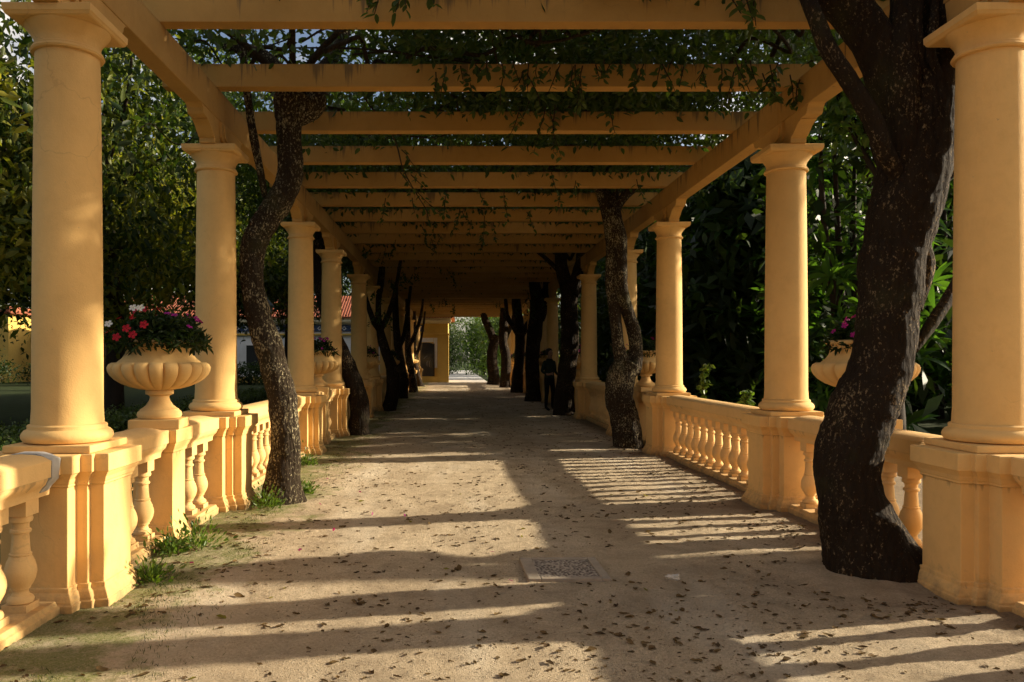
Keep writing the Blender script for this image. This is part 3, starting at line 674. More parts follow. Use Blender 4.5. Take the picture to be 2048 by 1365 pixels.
# left row -----------------------------------------------------------------
tL1, bL1 = pergola_tree('left', [
    [(566, 1022, 96), (566, 995, 84), (567, 950, 66), (570, 900, 58), (571, 850, 56), (563, 790, 56), (546, 725, 54), (527, 665, 52), (511, 605, 48), (503, 545, 46), (508, 490, 48), (533, 440, 52), (563, 398, 54), (580, 350, 52), (580, 300, 48), (578, 250, 52), (582, 215, 70), (592, 190, 84)],
    [(590, 235, 40), (620, 215, 52, .0), (632, 200, 44, .0), (625, 188, 30)],
    [(530, 395, 12, .0), (524, 360, 15, -.05), (512, 300, 16, -.08), (500, 230, 16, -.1), (490, 150, 16, -.1), (482, 60, 15, -.1), (478, -30, 14)],
    [(588, 200, 36), (560, 150, 34, .1), (520, 110, 28, .2), (450, 90, 20, .3)],
    [(600, 195, 36), (640, 150, 30, .3), (680, 90, 24, .6), (700, 30, 18, .8)]],
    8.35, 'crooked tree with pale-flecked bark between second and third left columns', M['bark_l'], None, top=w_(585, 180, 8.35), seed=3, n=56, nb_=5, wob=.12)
P = canopy_points(4800, -3.6, .6, 6.6, 12.4, 4.58, 5.6, 77, lambda C: np.clip(.62 - (C[:, 0] + 1.5) * .25, .15, 1))
P[:, 0] -= bL1[0]; P[:, 1] -= bL1[1]
obj('crown', leaves(P, .10, M['vine'], 'crown', .35, .5), tL1)
tL2, bL2 = pergola_tree('left', [[(718, 880, 50), (716, 855, 42), (720, 820, 40), (714, 785, 38), (700, 745, 34), (686, 708, 30), (660, 650, 28, .4), (640, 560, 26, .8), (640, 480, 24, .6), (655, 420, 22)]],
    15.9, 'leaning black trunk beside the fifth left column', M['bark'], 0, seed=11, cx=-.4)
tL3, bL3 = pergola_tree('left', [[(776, 838, 36), (779, 815, 28), (786, 780, 28), (784, 740, 24), (770, 700, 20), (758, 655, 18), (754, 610, 16), (762, 560, 14)]],
    23.3, 'thin curved dark tree with hanging leaves on the left, third from the camera', M['bark'], 1, seed=12, cx=-.2, fork=2)
tL4, bL4 = pergola_tree('left', [[(806, 806, 26), (806, 790, 20), (808, 765, 20), (802, 730, 18), (796, 690, 16), (792, 650, 14)]], 30.6, 'slim dark tree on the left, fourth from the camera', M['bark'], 2, seed=13, cx=0, fork=1)
tL5, bL5 = pergola_tree('left', [[(826, 794, 24), (827, 780, 18), (824, 750, 16), (818, 715, 14), (815, 690, 14), (815, 660, 12)]], 36.2, 'leaning tree catching light near the left far end', M['bark_l'], 0, seed=14, cx=0, fork=1)
tL6, bL6 = pergola_tree('left', [[(841, 778, 22), (838, 765, 14), (832, 740, 12), (828, 710, 10), (828, 675, 10)]], 44.5, 'last dark tree of the left row before the yellow building', M['bark'], 1, seed=15, cx=0, fork=2)

def stems(tree, base, x0, x1, y0, y1, n, seed):
    r = np.random.default_rng(seed)
    for k in range(n):
        a = np.array([r.uniform(x0, x1), r.uniform(y0, y1)]); an = r.uniform(0, 6.28); L = r.uniform(1.6, 3.2); pts = []; rad = r.uniform(.014, .034); z = 4.60 + rad
        for q in range(9):
            p = a + np.array([math.cos(an), math.sin(an)]) * L * q / 8; an += r.normal() * .3
            pts.append((p[0] - base[0], p[1] - base[1], z + abs(r.normal()) * .10 + .12 * (q % 3 == 1), rad * (1 - .08 * q)))
        bm = nb(); tube(bm, pts, 5, 7, .15, 6, seed + k); obj('vine_stem', fin(bm, 'vine_stem', M['bark_s'], smooth=180), tree)
stems(tR1, bR1, .2, 3.4, 6.2, 9.6, 10, 1); stems(tL1, bL1, -3, .2, 6.8, 11.5, 9, 2); stems(tR2, bR2, -1.5, 3.2, 10, 15, 8, 3)
# hanging shoots --------------------------------------------------------------
def hang(tree, base, px, py, d, L, seed, **kw):
    X = w_(px, py, d); return shoot(tree, (X[0] - base[0], X[1] - base[1], X[2]), L, seed, **kw)
for k, (px, py, L) in enumerate(((735, -25, .26), (765, -30, .24), (800, -20, .2), (815, -30, .24), (860, -25, .17), (1465, 0, .16), (1490, -15, .26), (1510, -10, .24))):
    hang(tR1, bR1, px, py, 6.25, L, 500 + k, indiv=True, size=.10, gap=.07)
for k in range(34):                                   # leafy fringe over beam two and three
    px = 870 + k * 21 + random.uniform(-10, 10)
    hang(tR1, bR1, px, 128 + random.uniform(-10, 20), 7.72 + random.uniform(-.2, .2), random.uniform(.12, .34), 530 + k, size=.085)
for k, (px, py, d, L) in enumerate(((1090, 215, 9.1, .55), (1100, 225, 9.1, .45), (1110, 210, 9.1, .6), (1040, 215, 9.2, .4), (1060, 200, 9.2, .35), (1220, 225, 9.2, .28), (1150, 130, 7.75, .4), (1165, 132, 7.75, .36), (1010, 140, 7.75, .4), (1055, 150, 7.75, .38),
                                    (1470, 120, 7.6, .35), (1500, 120, 7.6, .35), (1540, 130, 7.6, .3), (1580, 150, 7.6, .3), (1600, 160, 7.6, .28), (1620, 150, 7.6, .3))):
    hang(tR1, bR1, px, py, d, L, 600 + k, indiv=k < 14, size=.095, gap=.06)
# the long bare whip slanting down through the frame, with side shoots
bm = nb(); d = 9.0
pts = [(*w_(px, py, d + q * .45), .013 - q * .0009) for q, (px, py) in enumerate(((700, 130), (735, 205), (770, 245), (793, 290), (805, 335), (825, 375), (850, 415)))]
pts = [(p[0] - bL1[0], p[1] - bL1[1], p[2], p[3]) for p in pts]
tube(bm, pts, 6, 7, .1, 8); whip = obj('whip_shoot', fin(bm, 'whip', M['twig'], smooth=180), tL1)
for k, (px, py, q) in enumerate(((803, 300, 3.2), (812, 330, 4), (822, 350, 4.4), (835, 385, 5.1), (848, 412, 5.8), (858, 410, 5.9), (800, 345, 4))):
    X = w_(px, py, d + q * .45); shoot(whip, (X[0] - bL1[0], X[1] - bL1[1], X[2]), .3, 640 + k, size=.085, dirx=1.0)
for tr, ba, spots in ((tR2, bR2, [(760, 395, 11.2), (820, 395, 11.2), (890, 380, 11.3), (950, 380, 11.3), (1000, 385, 11.2), (1090, 350, 11), (1110, 380, 11.2), (930, 425, 13), (960, 440, 13.2), (1040, 425, 13), (1150, 370, 11.5), (1260, 360, 11.4)]),
                     (tL2, bL2, [(830, 455, 15), (860, 450, 15), (930, 430, 14.5), (950, 445, 14.6), (975, 450, 15), (880, 470, 16), (850, 480, 17), (960, 480, 17), (800, 490, 17.5), (780, 500, 18), (740, 500, 18), (760, 505, 18.3), (725, 498, 18)]),
                     (tL3, bL3, [(775, 560, 21), (800, 545, 21), (760, 590, 21.5), (765, 620, 21.6), (780, 625, 22), (830, 555, 22.5), (890, 540, 22)]),
                     (tR4, bR4, [(1060, 590, 27.5), (1050, 600, 27.5), (1072, 600, 27.6), (1045, 620, 27.6), (1068, 625, 27.8), (880, 600, 28), (900, 612, 29), (870, 615, 30), (1000, 610, 30)])):
    for k, (px, py, dd) in enumerate(spots):
        for j in range(3 if tr in (tL3, tR4) else 1): hang(tr, ba, px + random.uniform(-14, 14), py + random.uniform(-10, 4), dd, random.uniform(.2, .5), 700 + k * 7 + j + int(dd * 10), size=.085, gap=.05)

# ------------------------------------------------------------------ garden trees and shrubs
def crown_points(n, cx, cy, cz, rx, ry, rz, seed, clump=60, cs=.42, hollow=.35):
    r = np.random.default_rng(seed); nc = max(10, n // clump)
    C = unit(r.normal(size=(nc, 3))) * (r.uniform(hollow, 1, (nc, 1)) ** .7)
    C *= 1 + .22 * np.sin(C[:, :1] * 5 + seed) * np.cos(C[:, 1:2] * 4 + C[:, 2:] * 3)
    C = C * np.array([rx, ry, rz]) + np.array([cx, cy, cz])
    sz = r.uniform(.6, 1.4, nc) * cs
    idx = r.integers(0, nc, n); return C[idx] + r.normal(size=(n, 3)) * sz[idx, None] * np.array([1, 1, .75]), C
def garden_tree(name, label, x, y, h, tr, crown, nleaf, lsize, m, seed, cat='tree', group=None, bark=None, lean=(0, 0), fine=True, cs=.45, clump=60, asp=.45, droop=.35, zmin=None):
    t = empty(name, (x, y, 0), label, cat, group)
    r = np.random.default_rng(seed); cz, rx, ry, rz = crown
    P, C = crown_points(nleaf, lean[0], lean[1], cz, rx, ry, rz, seed, clump, cs)
    if zmin is not None: P = P[P[:, 2] > zmin]; C = C[C[:, 2] > zmin]
    bm = nb(); fork = h * .45
    tube(bm, [(0, 0, -.1, tr * 1.6), (0, 0, .15, tr * 1.15), (lean[0] * .2 + r.normal() * .08, lean[1] * .2, fork * .6, tr), (lean[0] * .45, lean[1] * .45, fork, tr * .85), (lean[0], lean[1], cz, tr * .4), (lean[0], lean[1], cz + rz * .6, tr * .12)], 5, 12, .15, 3, seed)
    obj('trunk', fin(bm, 'trunk', bark or M['bark_far'], smooth=180), t)
    bm = nb()
    for c in C[r.permutation(len(C))[:14]]:
        s = np.array([lean[0] * .5, lean[1] * .5, fork + (c[2] - fork) * r.uniform(0, .35)]); mid = s * .45 + c * .55 + r.normal(size=3) * .2
        tube(bm, [(*s, tr * .35), (*mid, tr * .2), (*c, .015)], 4, 6, .2, 3, seed)
    obj('limb', fin(bm, 'limb', bark or M['bark_far'], smooth=180), t)
    obj('crown', leaves(P, lsize, m, 'crown', droop, asp, fine=fine, r=r, jit=.6), t)
    return t
# left side, near to far
garden_tree('garden_tree', 'yellowing leafy tree at the left picture edge behind the first column', -8.9, 12.6, 6, .16, (4.4, 1.7, 2.2, 2.3), 6500, .19, M['leaf_y'], 21, group='trees left of the pergola', lean=(.4, 0))
garden_tree('garden_tree', 'dark drooping tree seen between the first two left columns', -7.2, 15.0, 8, .2, (5.9, 2.5, 2.6, 2.7), 11000, .17, M['leaf_l'], 22, group='trees left of the pergola', droop=1.1)
garden_tree('garden_tree', 'olive-green sunlit tree left of the second left column', -8.6, 19.5, 8, .22, (4.9, 2.7, 2.6, 2.6), 11000, .19, M['leaf_y'], 23, group='trees left of the pergola')
garden_tree('garden_tree', 'thick dark trunk with a dense crown at the far left edge', -12.6, 18.5, 9, .34, (5.6, 3.4, 3.2, 3.3), 18000, .19, M['leaf_d'], 24, group='trees left of the pergola')
garden_tree('garden_tree', 'green tree with loose crown behind the crooked left trunk', -7.6, 25.5, 8, .24, (5.4, 2.6, 3.0, 3.0), 16000, .19, M['leaf_l'], 25, group='trees left of the pergola')
garden_tree('garden_tree', 'tall pale-green tree rising over the left balustrade', -13.5, 27, 11, .3, (6.6, 4.0, 3.6, 4.2), 24000, .18, M['leaf_l'], 26, group='trees left of the pergola', fine=False)
garden_tree('garden_tree', 'dark tree between third and fourth left columns', -7.0, 33.0, 9, .26, (6.4, 2.6, 3.0, 3.4), 16000, .18, M['leaf_d'], 27, group='trees left of the pergola', fine=False)
garden_tree('garden_tree', 'broad dark tree before the yellow wall at far left', -21, 30, 10, .4, (5.8, 4.6, 4, 3.6), 18000, .2, M['leaf_d'], 28, group='trees left of the pergola', fine=False)
garden_tree('garden_tree', 'big shadowy tree beyond the lawn on the left', -18, 40, 13, .4, (8.0, 5.5, 4, 5.0), 20000, .24, M['leaf_d'], 29, group='trees left of the pergola', fine=False)
for k, (x, y, h, rr) in enumerate(((-34, 58, 13, 8), (-22, 66, 15, 8), (-10, 68, 14, 7), (-46, 46, 13, 8), (-36, 28, 11, 6))):
    garden_tree('backdrop_tree', ['rounded dark tree behind the white house at far left', 'tall dark tree rising behind the white house roof', 'dark tree behind the yellow end of the house', 'dark tree at the far left horizon', 'dark tree beyond the left picture edge'][k],
                x, y, h, .4, (h * .52, rr, rr * .8, h * .5), 12000, .42, M['leaf_d'], 60 + k, group='far backdrop trees', fine=False, cs=1.1)
# right side: broad-leaved evergreens with leaves in whorls
def whorl_leaf():
    V = []; Fc = []
    prof = [(0, .015), (.18, .075), (.42, .12), (.68, .10), (.88, .05), (1, .0)]
    for t, w in prof:
        z = .10 * math.sin(t * math.pi * .6) - .38 * t * t
        V += [(-w, t, z + w * .25), (0, t, z), (w, t, z + w * .25)]
    for i in range(len(prof) - 1):
        a = i * 3; Fc += [(a, a + 1, a + 4, a + 3), (a + 1, a + 2, a + 5, a + 4)]
    return np.array(V), np.array(Fc)
WV, WF = whorl_leaf()
ME_BIGLEAF = bpy.data.meshes.new('leaf'); ME_BIGLEAF.from_pydata(WV.tolist(), [], WF.tolist()); ME_BIGLEAF.materials.append(M['leaf_r']); ME_BIGLEAF.polygons.foreach_set('use_smooth', [True] * len(WF))
from mathutils import Matrix
def whorl_mats(c, size, r, n=9):
    out = []; tilt = Matrix.Rotation(r.normal() * .45, 3, 'X') @ Matrix.Rotation(r.normal() * .45, 3, 'Y'); a0 = r.uniform(0, 6.28)
    for k in range(n):
        a = a0 + k * 2.4; e = r.uniform(-.25, .55) + (k < 3) * .4
        m = tilt @ Matrix.Rotation(a, 3, 'Z') @ Matrix.Rotation(e, 3, 'X')
        out.append((m, c, size * r.uniform(.7, 1.15)))
    return out
def whorl_mesh(centres, size, r, m, n=9):
    Vs = []; Fs = []; k = 0
    for c in centres:
        for mm, cc, s in whorl_mats(c, size, r, n):
            Vs.append((WV @ np.array(mm).T) * s + np.array(cc)); Fs.append(WF + k * len(WV)); k += 1
    me = npmesh('crown', np.concatenate(Vs), np.concatenate(Fs), m); me.polygons.foreach_set('use_smooth', [True] * len(me.polygons)); return me
def broadleaf(label, x, y, box_, nwh, size, seed, indiv=0, m=None, stems=5, inner=1800):
    """box_ = (rx, ry, z0, z1): an evergreen with many upright stems, whorled leaves on the outside"""
    t = empty('broadleaf_tree', (x, y, 0), label, 'tree', 'broad-leaved evergreens right of the pergola'); r = np.random.default_rng(seed)
    rx, ry, z0, z1 = box_
    for s in range(stems):
        a = r.uniform(0, 6.28); q = r.uniform(.1, .6); bx, by = math.cos(a) * rx * q, math.sin(a) * ry * q
        bm = nb(); tube(bm, [(bx * .5, by * .5, -.1, .11), (bx * .7, by * .7, z1 * .3, .085), (bx + r.normal() * .2, by + r.normal() * .2, z1 * .6, .06), (bx * 1.4, by * 1.4, z1 * .92, .02)], 5, 8, .15, 3, s)
        obj('trunk', fin(bm, 'trunk', M['bark_far'], smooth=180), t)
    C = np.stack([r.normal(size=nwh), r.normal(size=nwh)], 1); C = C / np.linalg.norm(C, axis=1, keepdims=True) * (r.uniform(.25, 1, (nwh, 1)) ** .5)
    Z = z0 + (z1 - z0) * r.random(nwh); taper = np.sqrt(np.clip(1.05 - ((Z - z0) / (z1 - z0)) ** 2.5, .1, 1))
    C3 = np.stack([C[:, 0] * rx * taper, C[:, 1] * ry * taper, Z], 1)
    # the whorls that face the camera
    v = np.array([-x, -y]); v = v / np.linalg.norm(v); facing = C3[:, 0] * v[0] / rx + C3[:, 1] * v[1] / ry
    order = np.argsort(-facing - .1 * (Z > 1.2) * (Z < 5))
    cr = obj('crown', whorl_mesh(C3[order[indiv:]], size, r, m or M['leaf_r']), t, kind='stuff' if indiv else None)
    for i in order[:indiv]:
        for mm, cc, s in whorl_mats(C3[i], size, r, 9):
            obj('leaf', ME_BIGLEAF, cr, tuple(cc), tuple(mm.to_euler()), (s, s, s))
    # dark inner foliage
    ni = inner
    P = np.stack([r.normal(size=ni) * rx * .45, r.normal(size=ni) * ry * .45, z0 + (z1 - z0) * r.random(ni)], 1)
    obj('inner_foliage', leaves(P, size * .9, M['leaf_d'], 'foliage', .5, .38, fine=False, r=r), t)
    return t
broadleaf('glossy broadleaf tree between the two nearest right columns', 12.6, 20.6, (2.0, 1.7, .3, 8.0), 190, .66, 31, 16, inner=800)
broadleaf('glossy broadleaf tree behind the second right column', 8.1, 15.8, (1.6, 1.5, .2, 7.6), 165, .54, 32, 16, inner=700)
broadleaf('dim broadleaf tree behind the third right column', 7.4, 19.5, (1.7, 2.0, .2, 6.6), 280, .56, 33, inner=8000)
broadleaf('tall broadleaf tree beyond the huge leaning trunk', 17.6, 28.0, (2.4, 2.0, .2, 8.5), 300, .72, 34)
broadleaf('dark broadleaf thicket seen between third and fourth right columns', 7.6, 24.5, (1.9, 2.6, .2, 7.6), 280, .6, 35, inner=5000)
for k, (x, y, rx, ry, z1) in enumerate(((7.6, 30, 2.0, 3.0, 8), (7.8, 36, 2.0, 3.0, 8.2), (12.5, 29.5, 2.6, 2.6, 9), (22.5, 33, 2.8, 2.4, 9.5), (17, 38, 3, 3, 10), (27, 42, 3, 3, 10), (8.6, 51, 2.2, 2.6, 7))):
    broadleaf(['dark thicket along the far right columns', 'dark thicket near the far right end', 'shadowy evergreen behind the right balustrade', 'shadowy evergreen far right behind the leaning trunk', 'tall shadowy evergreen in the right distance', 'tall evergreen at the right horizon', 'evergreen past the far right end of the pergola'][k],
              x, y, (rx, ry, .2, z1), 260, .55, 80 + k, m=M['leaf_d'], stems=3, inner=5000)
broadleaf('low evergreen shrub added outside the right picture edge as a sun blocker, nearer one', 12.9, 17.0, (1.5, 1.5, .1, 3.4), 120, .5, 95, m=M['leaf_d'], stems=3, inner=2500)  # unseen, added to keep sun off the low leaves behind the second column
broadleaf('low evergreen shrub added outside the right picture edge as a sun blocker, farther one', 17.0, 21.9, (1.8, 1.6, .1, 3.6), 120, .55, 96, m=M['leaf_d'], stems=3, inner=2500)  # likewise added out of view, shades the lower part of the farther broadleaf tree
garden_tree('garden_tree', 'tall green tree filling the gap right of the second right column', 15.6, 31.5, 13, .3, (6.2, 3.4, 3.0, 5.2), 15000, .24, M['leaf_l'], 39, group='trees right of the pergola', fine=False, cs=.7)
garden_tree('garden_tree', 'bright sunlit tree above the right girder', 7.75, 13.75, 9, .2, (7.0, 2.3, 1.5, 1.6), 13000, .15, M['leaf_g'], 36, group='trees right of the pergola', zmin=4.6)
garden_tree('garden_tree', 'spreading tree crown above the right side, trunk outside the picture', 11.6, 7.2, 10, .24, (7.3, 2.6, 3.2, 1.4), 9500, .17, M['leaf_l'], 37, group='trees right of the pergola', lean=(-1.4, 1.8), zmin=6.5)
garden_tree('garden_tree', 'tree crown beyond the right columns nearest the camera', 9.5, 3.6, 10, .24, (7.4, 2.8, 3.0, 1.3), 9500, .17, M['leaf_l'], 38, group='trees right of the pergola', zmin=6.3)
# beyond the far end
for k, (x, y, h, rr, mm) in enumerate(((4.6, 62, 6.5, 2.6, 'leaf_g'), (6.5, 72, 9, 4, 'leaf_l'), (-4, 96, 12, 6, 'leaf_l'), (3.5, 100, 12, 6, 'leaf_g'), (11, 84, 11, 6, 'leaf_l'), (2.9, 78, 6, 2.0, 'leaf_g'), (-1.8, 84, 5, 2.4, 'leaf_d'))):
    garden_tree('park_tree', ['bright leafy tree right of the walk beyond the pergola', 'green tree behind the bright tree past the pergola end', 'pale tree at the end of the walk, left', 'pale green tree closing the walk', 'tree at the right end of the walk', 'slim tree beside the bend of the walk', 'grey-green bush left of the walk'][k],
                x, y, h, .16, (h * .5, rr, rr, h * .48), 9000, .24, M[mm], 110 + k, group='trees beyond the pergola end', fine=False, cs=.7)

# clipped hedge on the left --------------------------------------------------------
r = np.random.default_rng(5)
hd = empty('clipped_hedge', (-6.2, 20, 0), 'low clipped green hedge running behind the left balustrade', 'hedge')
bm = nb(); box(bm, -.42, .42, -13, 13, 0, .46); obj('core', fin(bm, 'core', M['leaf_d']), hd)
n = 26000
P = np.stack([r.uniform(-.5, .5, n), r.uniform(-13, 13, n), .50 + .06 * r.normal(size=n)], 1); k = n // 3
P[:k, 0] = .5 + .05 * r.normal(size=k); P[:k, 2] = r.uniform(.02, .55, k)
P[:, 2] += .05 * np.sin(P[:, 1] * 2.3) * np.sin(P[:, 1] * .7)
obj('foliage', leaves(P, .055, M['hedge'], 'foliage', -.2, .55, fine=False, r=r), hd)

# ------------------------------------------------------------------ the house at the end of the path
M['ochre_w'] = stucco('house_ochre', (.60, .40, .10)); M['white_w'] = stucco('house_white', (.72, .72, .72))
M['cream_w'] = plain('house_cream', (.70, .62, .42), .9, .2, .06)
M['tile'] = plain('roof_tile', (.30, .10, .055), .85, .2, .3, 14, .02)
M['dark'] = plain('dark_glass', (.02, .022, .025), .12, .5, .1)
M['blue'] = plain('blue_tile', (.03, .05, .11), .3, .5, .2); M['whitep'] = plain('white_glaze', (.6, .6, .58), .4, .4, .05)
HY = 51.9
hs = empty('garden_house', (-.5, HY, 0), 'long white house with ochre end and red tiled roof closing the path on the left', 'house')
def part(name, m, boxes, parent=hs, bev=0, label=None):
    bm = nb()
    for b in boxes: box(bm, *b)
    o = obj(name, fin(bm, name, m, bev), parent)
    if label: o['label'] = label
    return o
part('wall', M['ochre_w'], [(-3.6, 0, 0, 6, 0, 4.3)], label='ochre end of the wall')
part('wall', M['white_w'], [(-26, -3.602, .05, 6, 0, 4.3)], label='white part of the wall')
part('base_band', M['ochre_w'], [(-26, .05, -.07, -.002, 0, .42)])
part('pilaster', M['ochre_w'], [(-.68, .04, -.08, -.003, .421, 3.15)])
part('panel', M['white_w'], [(-.96, -.72, -.03, -.004, 1.0, 3.0)])
part('panel', M['white_w'], [(-2.9, -.98, -.03, -.004, 2.72, 3.0)])
part('cornice', M['ochre_w'], [(-26, .10, -.14, -.003, 3.16, 3.30)], bev=.02)
part('cornice', M['cream_w'], [(-26, .16, -.28, -.003, 3.96, 4.06), (-26, .22, -.40, -.003, 4.061, 4.2), (-26, .2, -.34, -.003, 4.201, 4.34)], bev=.02)
fz = part('frieze', M['blue'], [(-26, -1.6, -.03, -.003, 3.42, 3.86)], label='dark blue tile frieze with white diamonds')
bm = nb()
for k in range(44):
    cx = -2.0 - k * .55; s = .15
    for (a, b_) in (((-s, 0), (0, s)), ((0, s), (s, 0)), ((s, 0), (0, -s)), ((0, -s), (-s, 0))):
        q = [(cx + a[0], 3.64 + a[1]), (cx + b_[0], 3.64 + b_[1]), (cx + b_[0] * .6, 3.64 + b_[1] * .6), (cx + a[0] * .6, 3.64 + a[1] * .6)]
        bm.faces.new([bm.verts.new((x_, -.036, z_)) for x_, z_ in q])
obj('diamond', fin(bm, 'diamond', M['whitep']), fz, kind='stuff')
bm = nb()
dr = [(-1.96, .43), (-1.96, 2.55)] + [(-1.47 - .49 * math.cos(a), 2.55 + .14 * math.sin(a)) for a in np.linspace(0.2, math.pi - .2, 7)] + [(-.98, 2.55), (-.98, .43)]
f1 = [bm.verts.new((x_, -.05, z_)) for x_, z_ in dr]; bm.faces.new(f1); f2 = [bm.verts.new((x_, -.004, z_)) for x_, z_ in dr]
for i in range(len(dr)): bm.faces.new((f1[i], f1[(i + 1) % len(dr)], f2[(i + 1) % len(dr)], f2[i]))
door = obj('door', fin(bm, 'door', M['dark']), hs)
part('frame', M['twig'], [(-2.04, -1.962, -.09, -.005, .43, 2.62), (-.978, -.90, -.09, -.005, .43, 2.62)], door)
bm = nb()
for k, (cx, a0, a1, rr) in enumerate(((-1.2, 2.5, 3.5, .28), (-1.1, 2.5, 3.6, .32), (-.95, 2.4, 3.6, .34), (-1.25, 1.9, 2.5, .5))):
    for a in np.linspace(a0, a1, 8)[:-1]:
        b_ = a + (a1 - a0) / 7
        bm.faces.new([bm.verts.new((cx + .12 - .1 + q * math.cos(t), -.056, 1.25 + q * 1.2 * math.sin(t) + .0)) for q, t in ((rr, a), (rr, b_), (rr * .93, b_), (rr * .93, a))])
obj('swirl', fin(bm, 'swirl', plain('frosted', (.16, .17, .18), .5)), door)
part('notice', M['white_w'], [(-1.86, -1.81, -.07, -.056, .72, .86)], door)
bm = nb(); rf = [(-26.4, -.55, 4.345), (.45, -.55, 4.345), (.45, 6.5, 4.345), (-26.4, 6.5, 4.345)]; tp = [(-23.2, 2.95, 6.0), (-2.7, 2.95, 6.0)]
V = [bm.verts.new(p) for p in rf + tp]
for f in ((0, 1, 5, 4), (1, 2, 5), (2, 3, 4, 5), (3, 0, 4), (3, 2, 1, 0)): bm.faces.new([V[i] for i in f])
roof = obj('roof', fin(bm, 'roof', M['tile']), hs)
bm = nb()                                                # rows of half-round tiles down the front slope
for k in range(150):
    x0 = -26.3 + k * .178; t_hi = min(1, max(.04, min((x0 + 26.4) / 3.2, (.45 - x0) / 3.15)))
    pts = [(x0, -.58, 4.36, .06), (x0, -.55 + 3.5 * t_hi, 4.36 + 1.655 * t_hi, .06)]
    tube(bm, pts, 4, 6)
obj('tile_rows', fin(bm, 'tile_rows', M['tile'], smooth=60), roof, kind='stuff')
for k, x0 in enumerate((-5.4, -9.2, -13, -17, -21.4)):
    w = part('window', M['white_w'], [(x0 - .6, x0 + .6, -.02, .045, .9, 2.6)]); part('pane', M['dark'], [(x0 - .5, x0 + .5, -.03, -.021, 1.0, 2.5)], w)
h2 = empty('ochre_house', (-36, 52, 0), 'plain ochre house glimpsed behind the trees at the far left edge', 'house')
part('wall', M['ochre_w'], [(-6, 6, 0, 6, 0, 4.6)], h2); part('roof', M['tile'], [(-6.4, 6.4, -.4, 6.4, 4.601, 5.1)], h2, .15)
w = part('window', M['white_w'], [(-1, .2, -.03, -.002, 1, 2.6)], h2); part('pane', M['dark'], [(-.9, .1, -.04, -.031, 1.1, 2.5)], w)
# low shrubs before the house
for k, (x, y, rr, hh) in enumerate(((-24, 47, 2.2, 1.5), (-20.5, 46, 1.8, 1.3), (-16.5, 47, 2, 1.5), (-12.8, 48, 1.6, 1.2), (-28, 45, 2.4, 1.8), (-9.6, 48.5, 1.2, 1.0))):
    t = empty('shrub', (x, y, 0), f'low dark shrub before the white house, {ORD[k]} placed along the wall' if 0 else ['dark shrub under the white wall seen past the first left column', 'rounded dark shrub below the white house window', 'low shrub beside the house wall, middle of the row', 'small shrub near the house door side', 'big dark shrub before the ochre house', 'smallest shrub against the white house wall'][k], 'shrub', 'shrubs before the house')
    P, C = crown_points(2600, 0, 0, hh * .5, rr, 1.1, hh * .55, 200 + k, 40, .25); P[:, 2] = np.abs(P[:, 2])
    obj('foliage', leaves(P, .16, M['leaf_d'], 'foliage', .1, .5, fine=False), t)
    bm = nb(); tube(bm, [(0, 0, -.05, .06), (0, 0, hh * .4, .05), (.1, 0, hh * .8, .02)], 3, 7); obj('stem', fin(bm, 'stem', M['bark_far']), t)

# palm and lantern behind the left trees -----------------------------------------------
pm = empty('palm_tree', (-5.9, 27.5, 0), 'palm with shaggy hanging fronds between third and fourth left columns', 'palm')
bm = nb(); tube(bm, [(0, 0, -.1, .26), (0, 0, 1.5, .2), (.1, 0, 3.6, .19), (.1, 0, 5.0, .2)], 6, 12, .12, 6, 3); obj('trunk', fin(bm, 'trunk', M['bark_far'], smooth=180), pm)
r = np.random.default_rng(9)
for k in range(26):
    a = r.uniform(0, 6.28); dead = k >= 17; L = r.uniform(1.7, 2.4); e = r.uniform(-.1, 1.2) if not dead else -1.0
    pts = []; p = np.array([.1, 0, 5.0 - dead * .3]); 
    for s in range(9):
        pts.append((*p, .022 * (1 - s / 9) + .004)); p = p + np.array([math.cos(a) * math.cos(e), math.sin(a) * math.cos(e), math.sin(e)]) * L / 8; e -= (.24 if not dead else .12) if e > -1.45 else 0
    bm = nb(); tube(bm, pts, 2, 5)
    C = np.array([q[:3] for q in pts])
    for s in range(1, 9):
        ax = unit(C[s] - C[s - 1]); sd_ = unit(np.cross(ax, [0, 0, 1.0]) + 1e-3)
        for j in range(5):
            b0 = C[s - 1] + (C[s] - C[s - 1]) * j / 5
            for sg in (1, -1):
                tip = b0 + (sd_ * sg * .75 + ax * .55 + np.array([0, 0, -.35])) * .42 * (1.1 - .07 * s); wv = ax * .016
                bm.faces.new([bm.verts.new(q) for q in (b0 - wv, b0 + wv, tip)])
    obj('frond', fin(bm, 'frond', M['leaf_d'] if not dead else M['dry']), pm)
M['lamp'] = plain('green_metal', (.05, .07, .06), .5, .4, .1); M['lampglass'] = plain('milky_glass', (.22, .25, .22), .3, .5, .1)
ln = empty('garden_lantern', (-5.85, 24, 0), 'old green garden lantern on a post behind the crooked left trunk', 'lamp')
bm = nb(); lathe(bm, [(.12, 0), (.12, .2), (.05, .3), (.04, 2.5), (.07, 2.6), (.07, 2.66)], 12); obj('post', fin(bm, 'post', M['lamp'], smooth=40), ln)
bm = nb(); lathe(bm, [(.10, 2.661), (.19, 3.18)], 6); obj('glass', fin(bm, 'glass', M['lampglass']), ln)
bm = nb(); lathe(bm, [(.24, 3.181), (.22, 3.22), (.08, 3.38), (.05, 3.42), (.02, 3.5)], 6); obj('cap', fin(bm, 'cap', M['lamp']), ln)

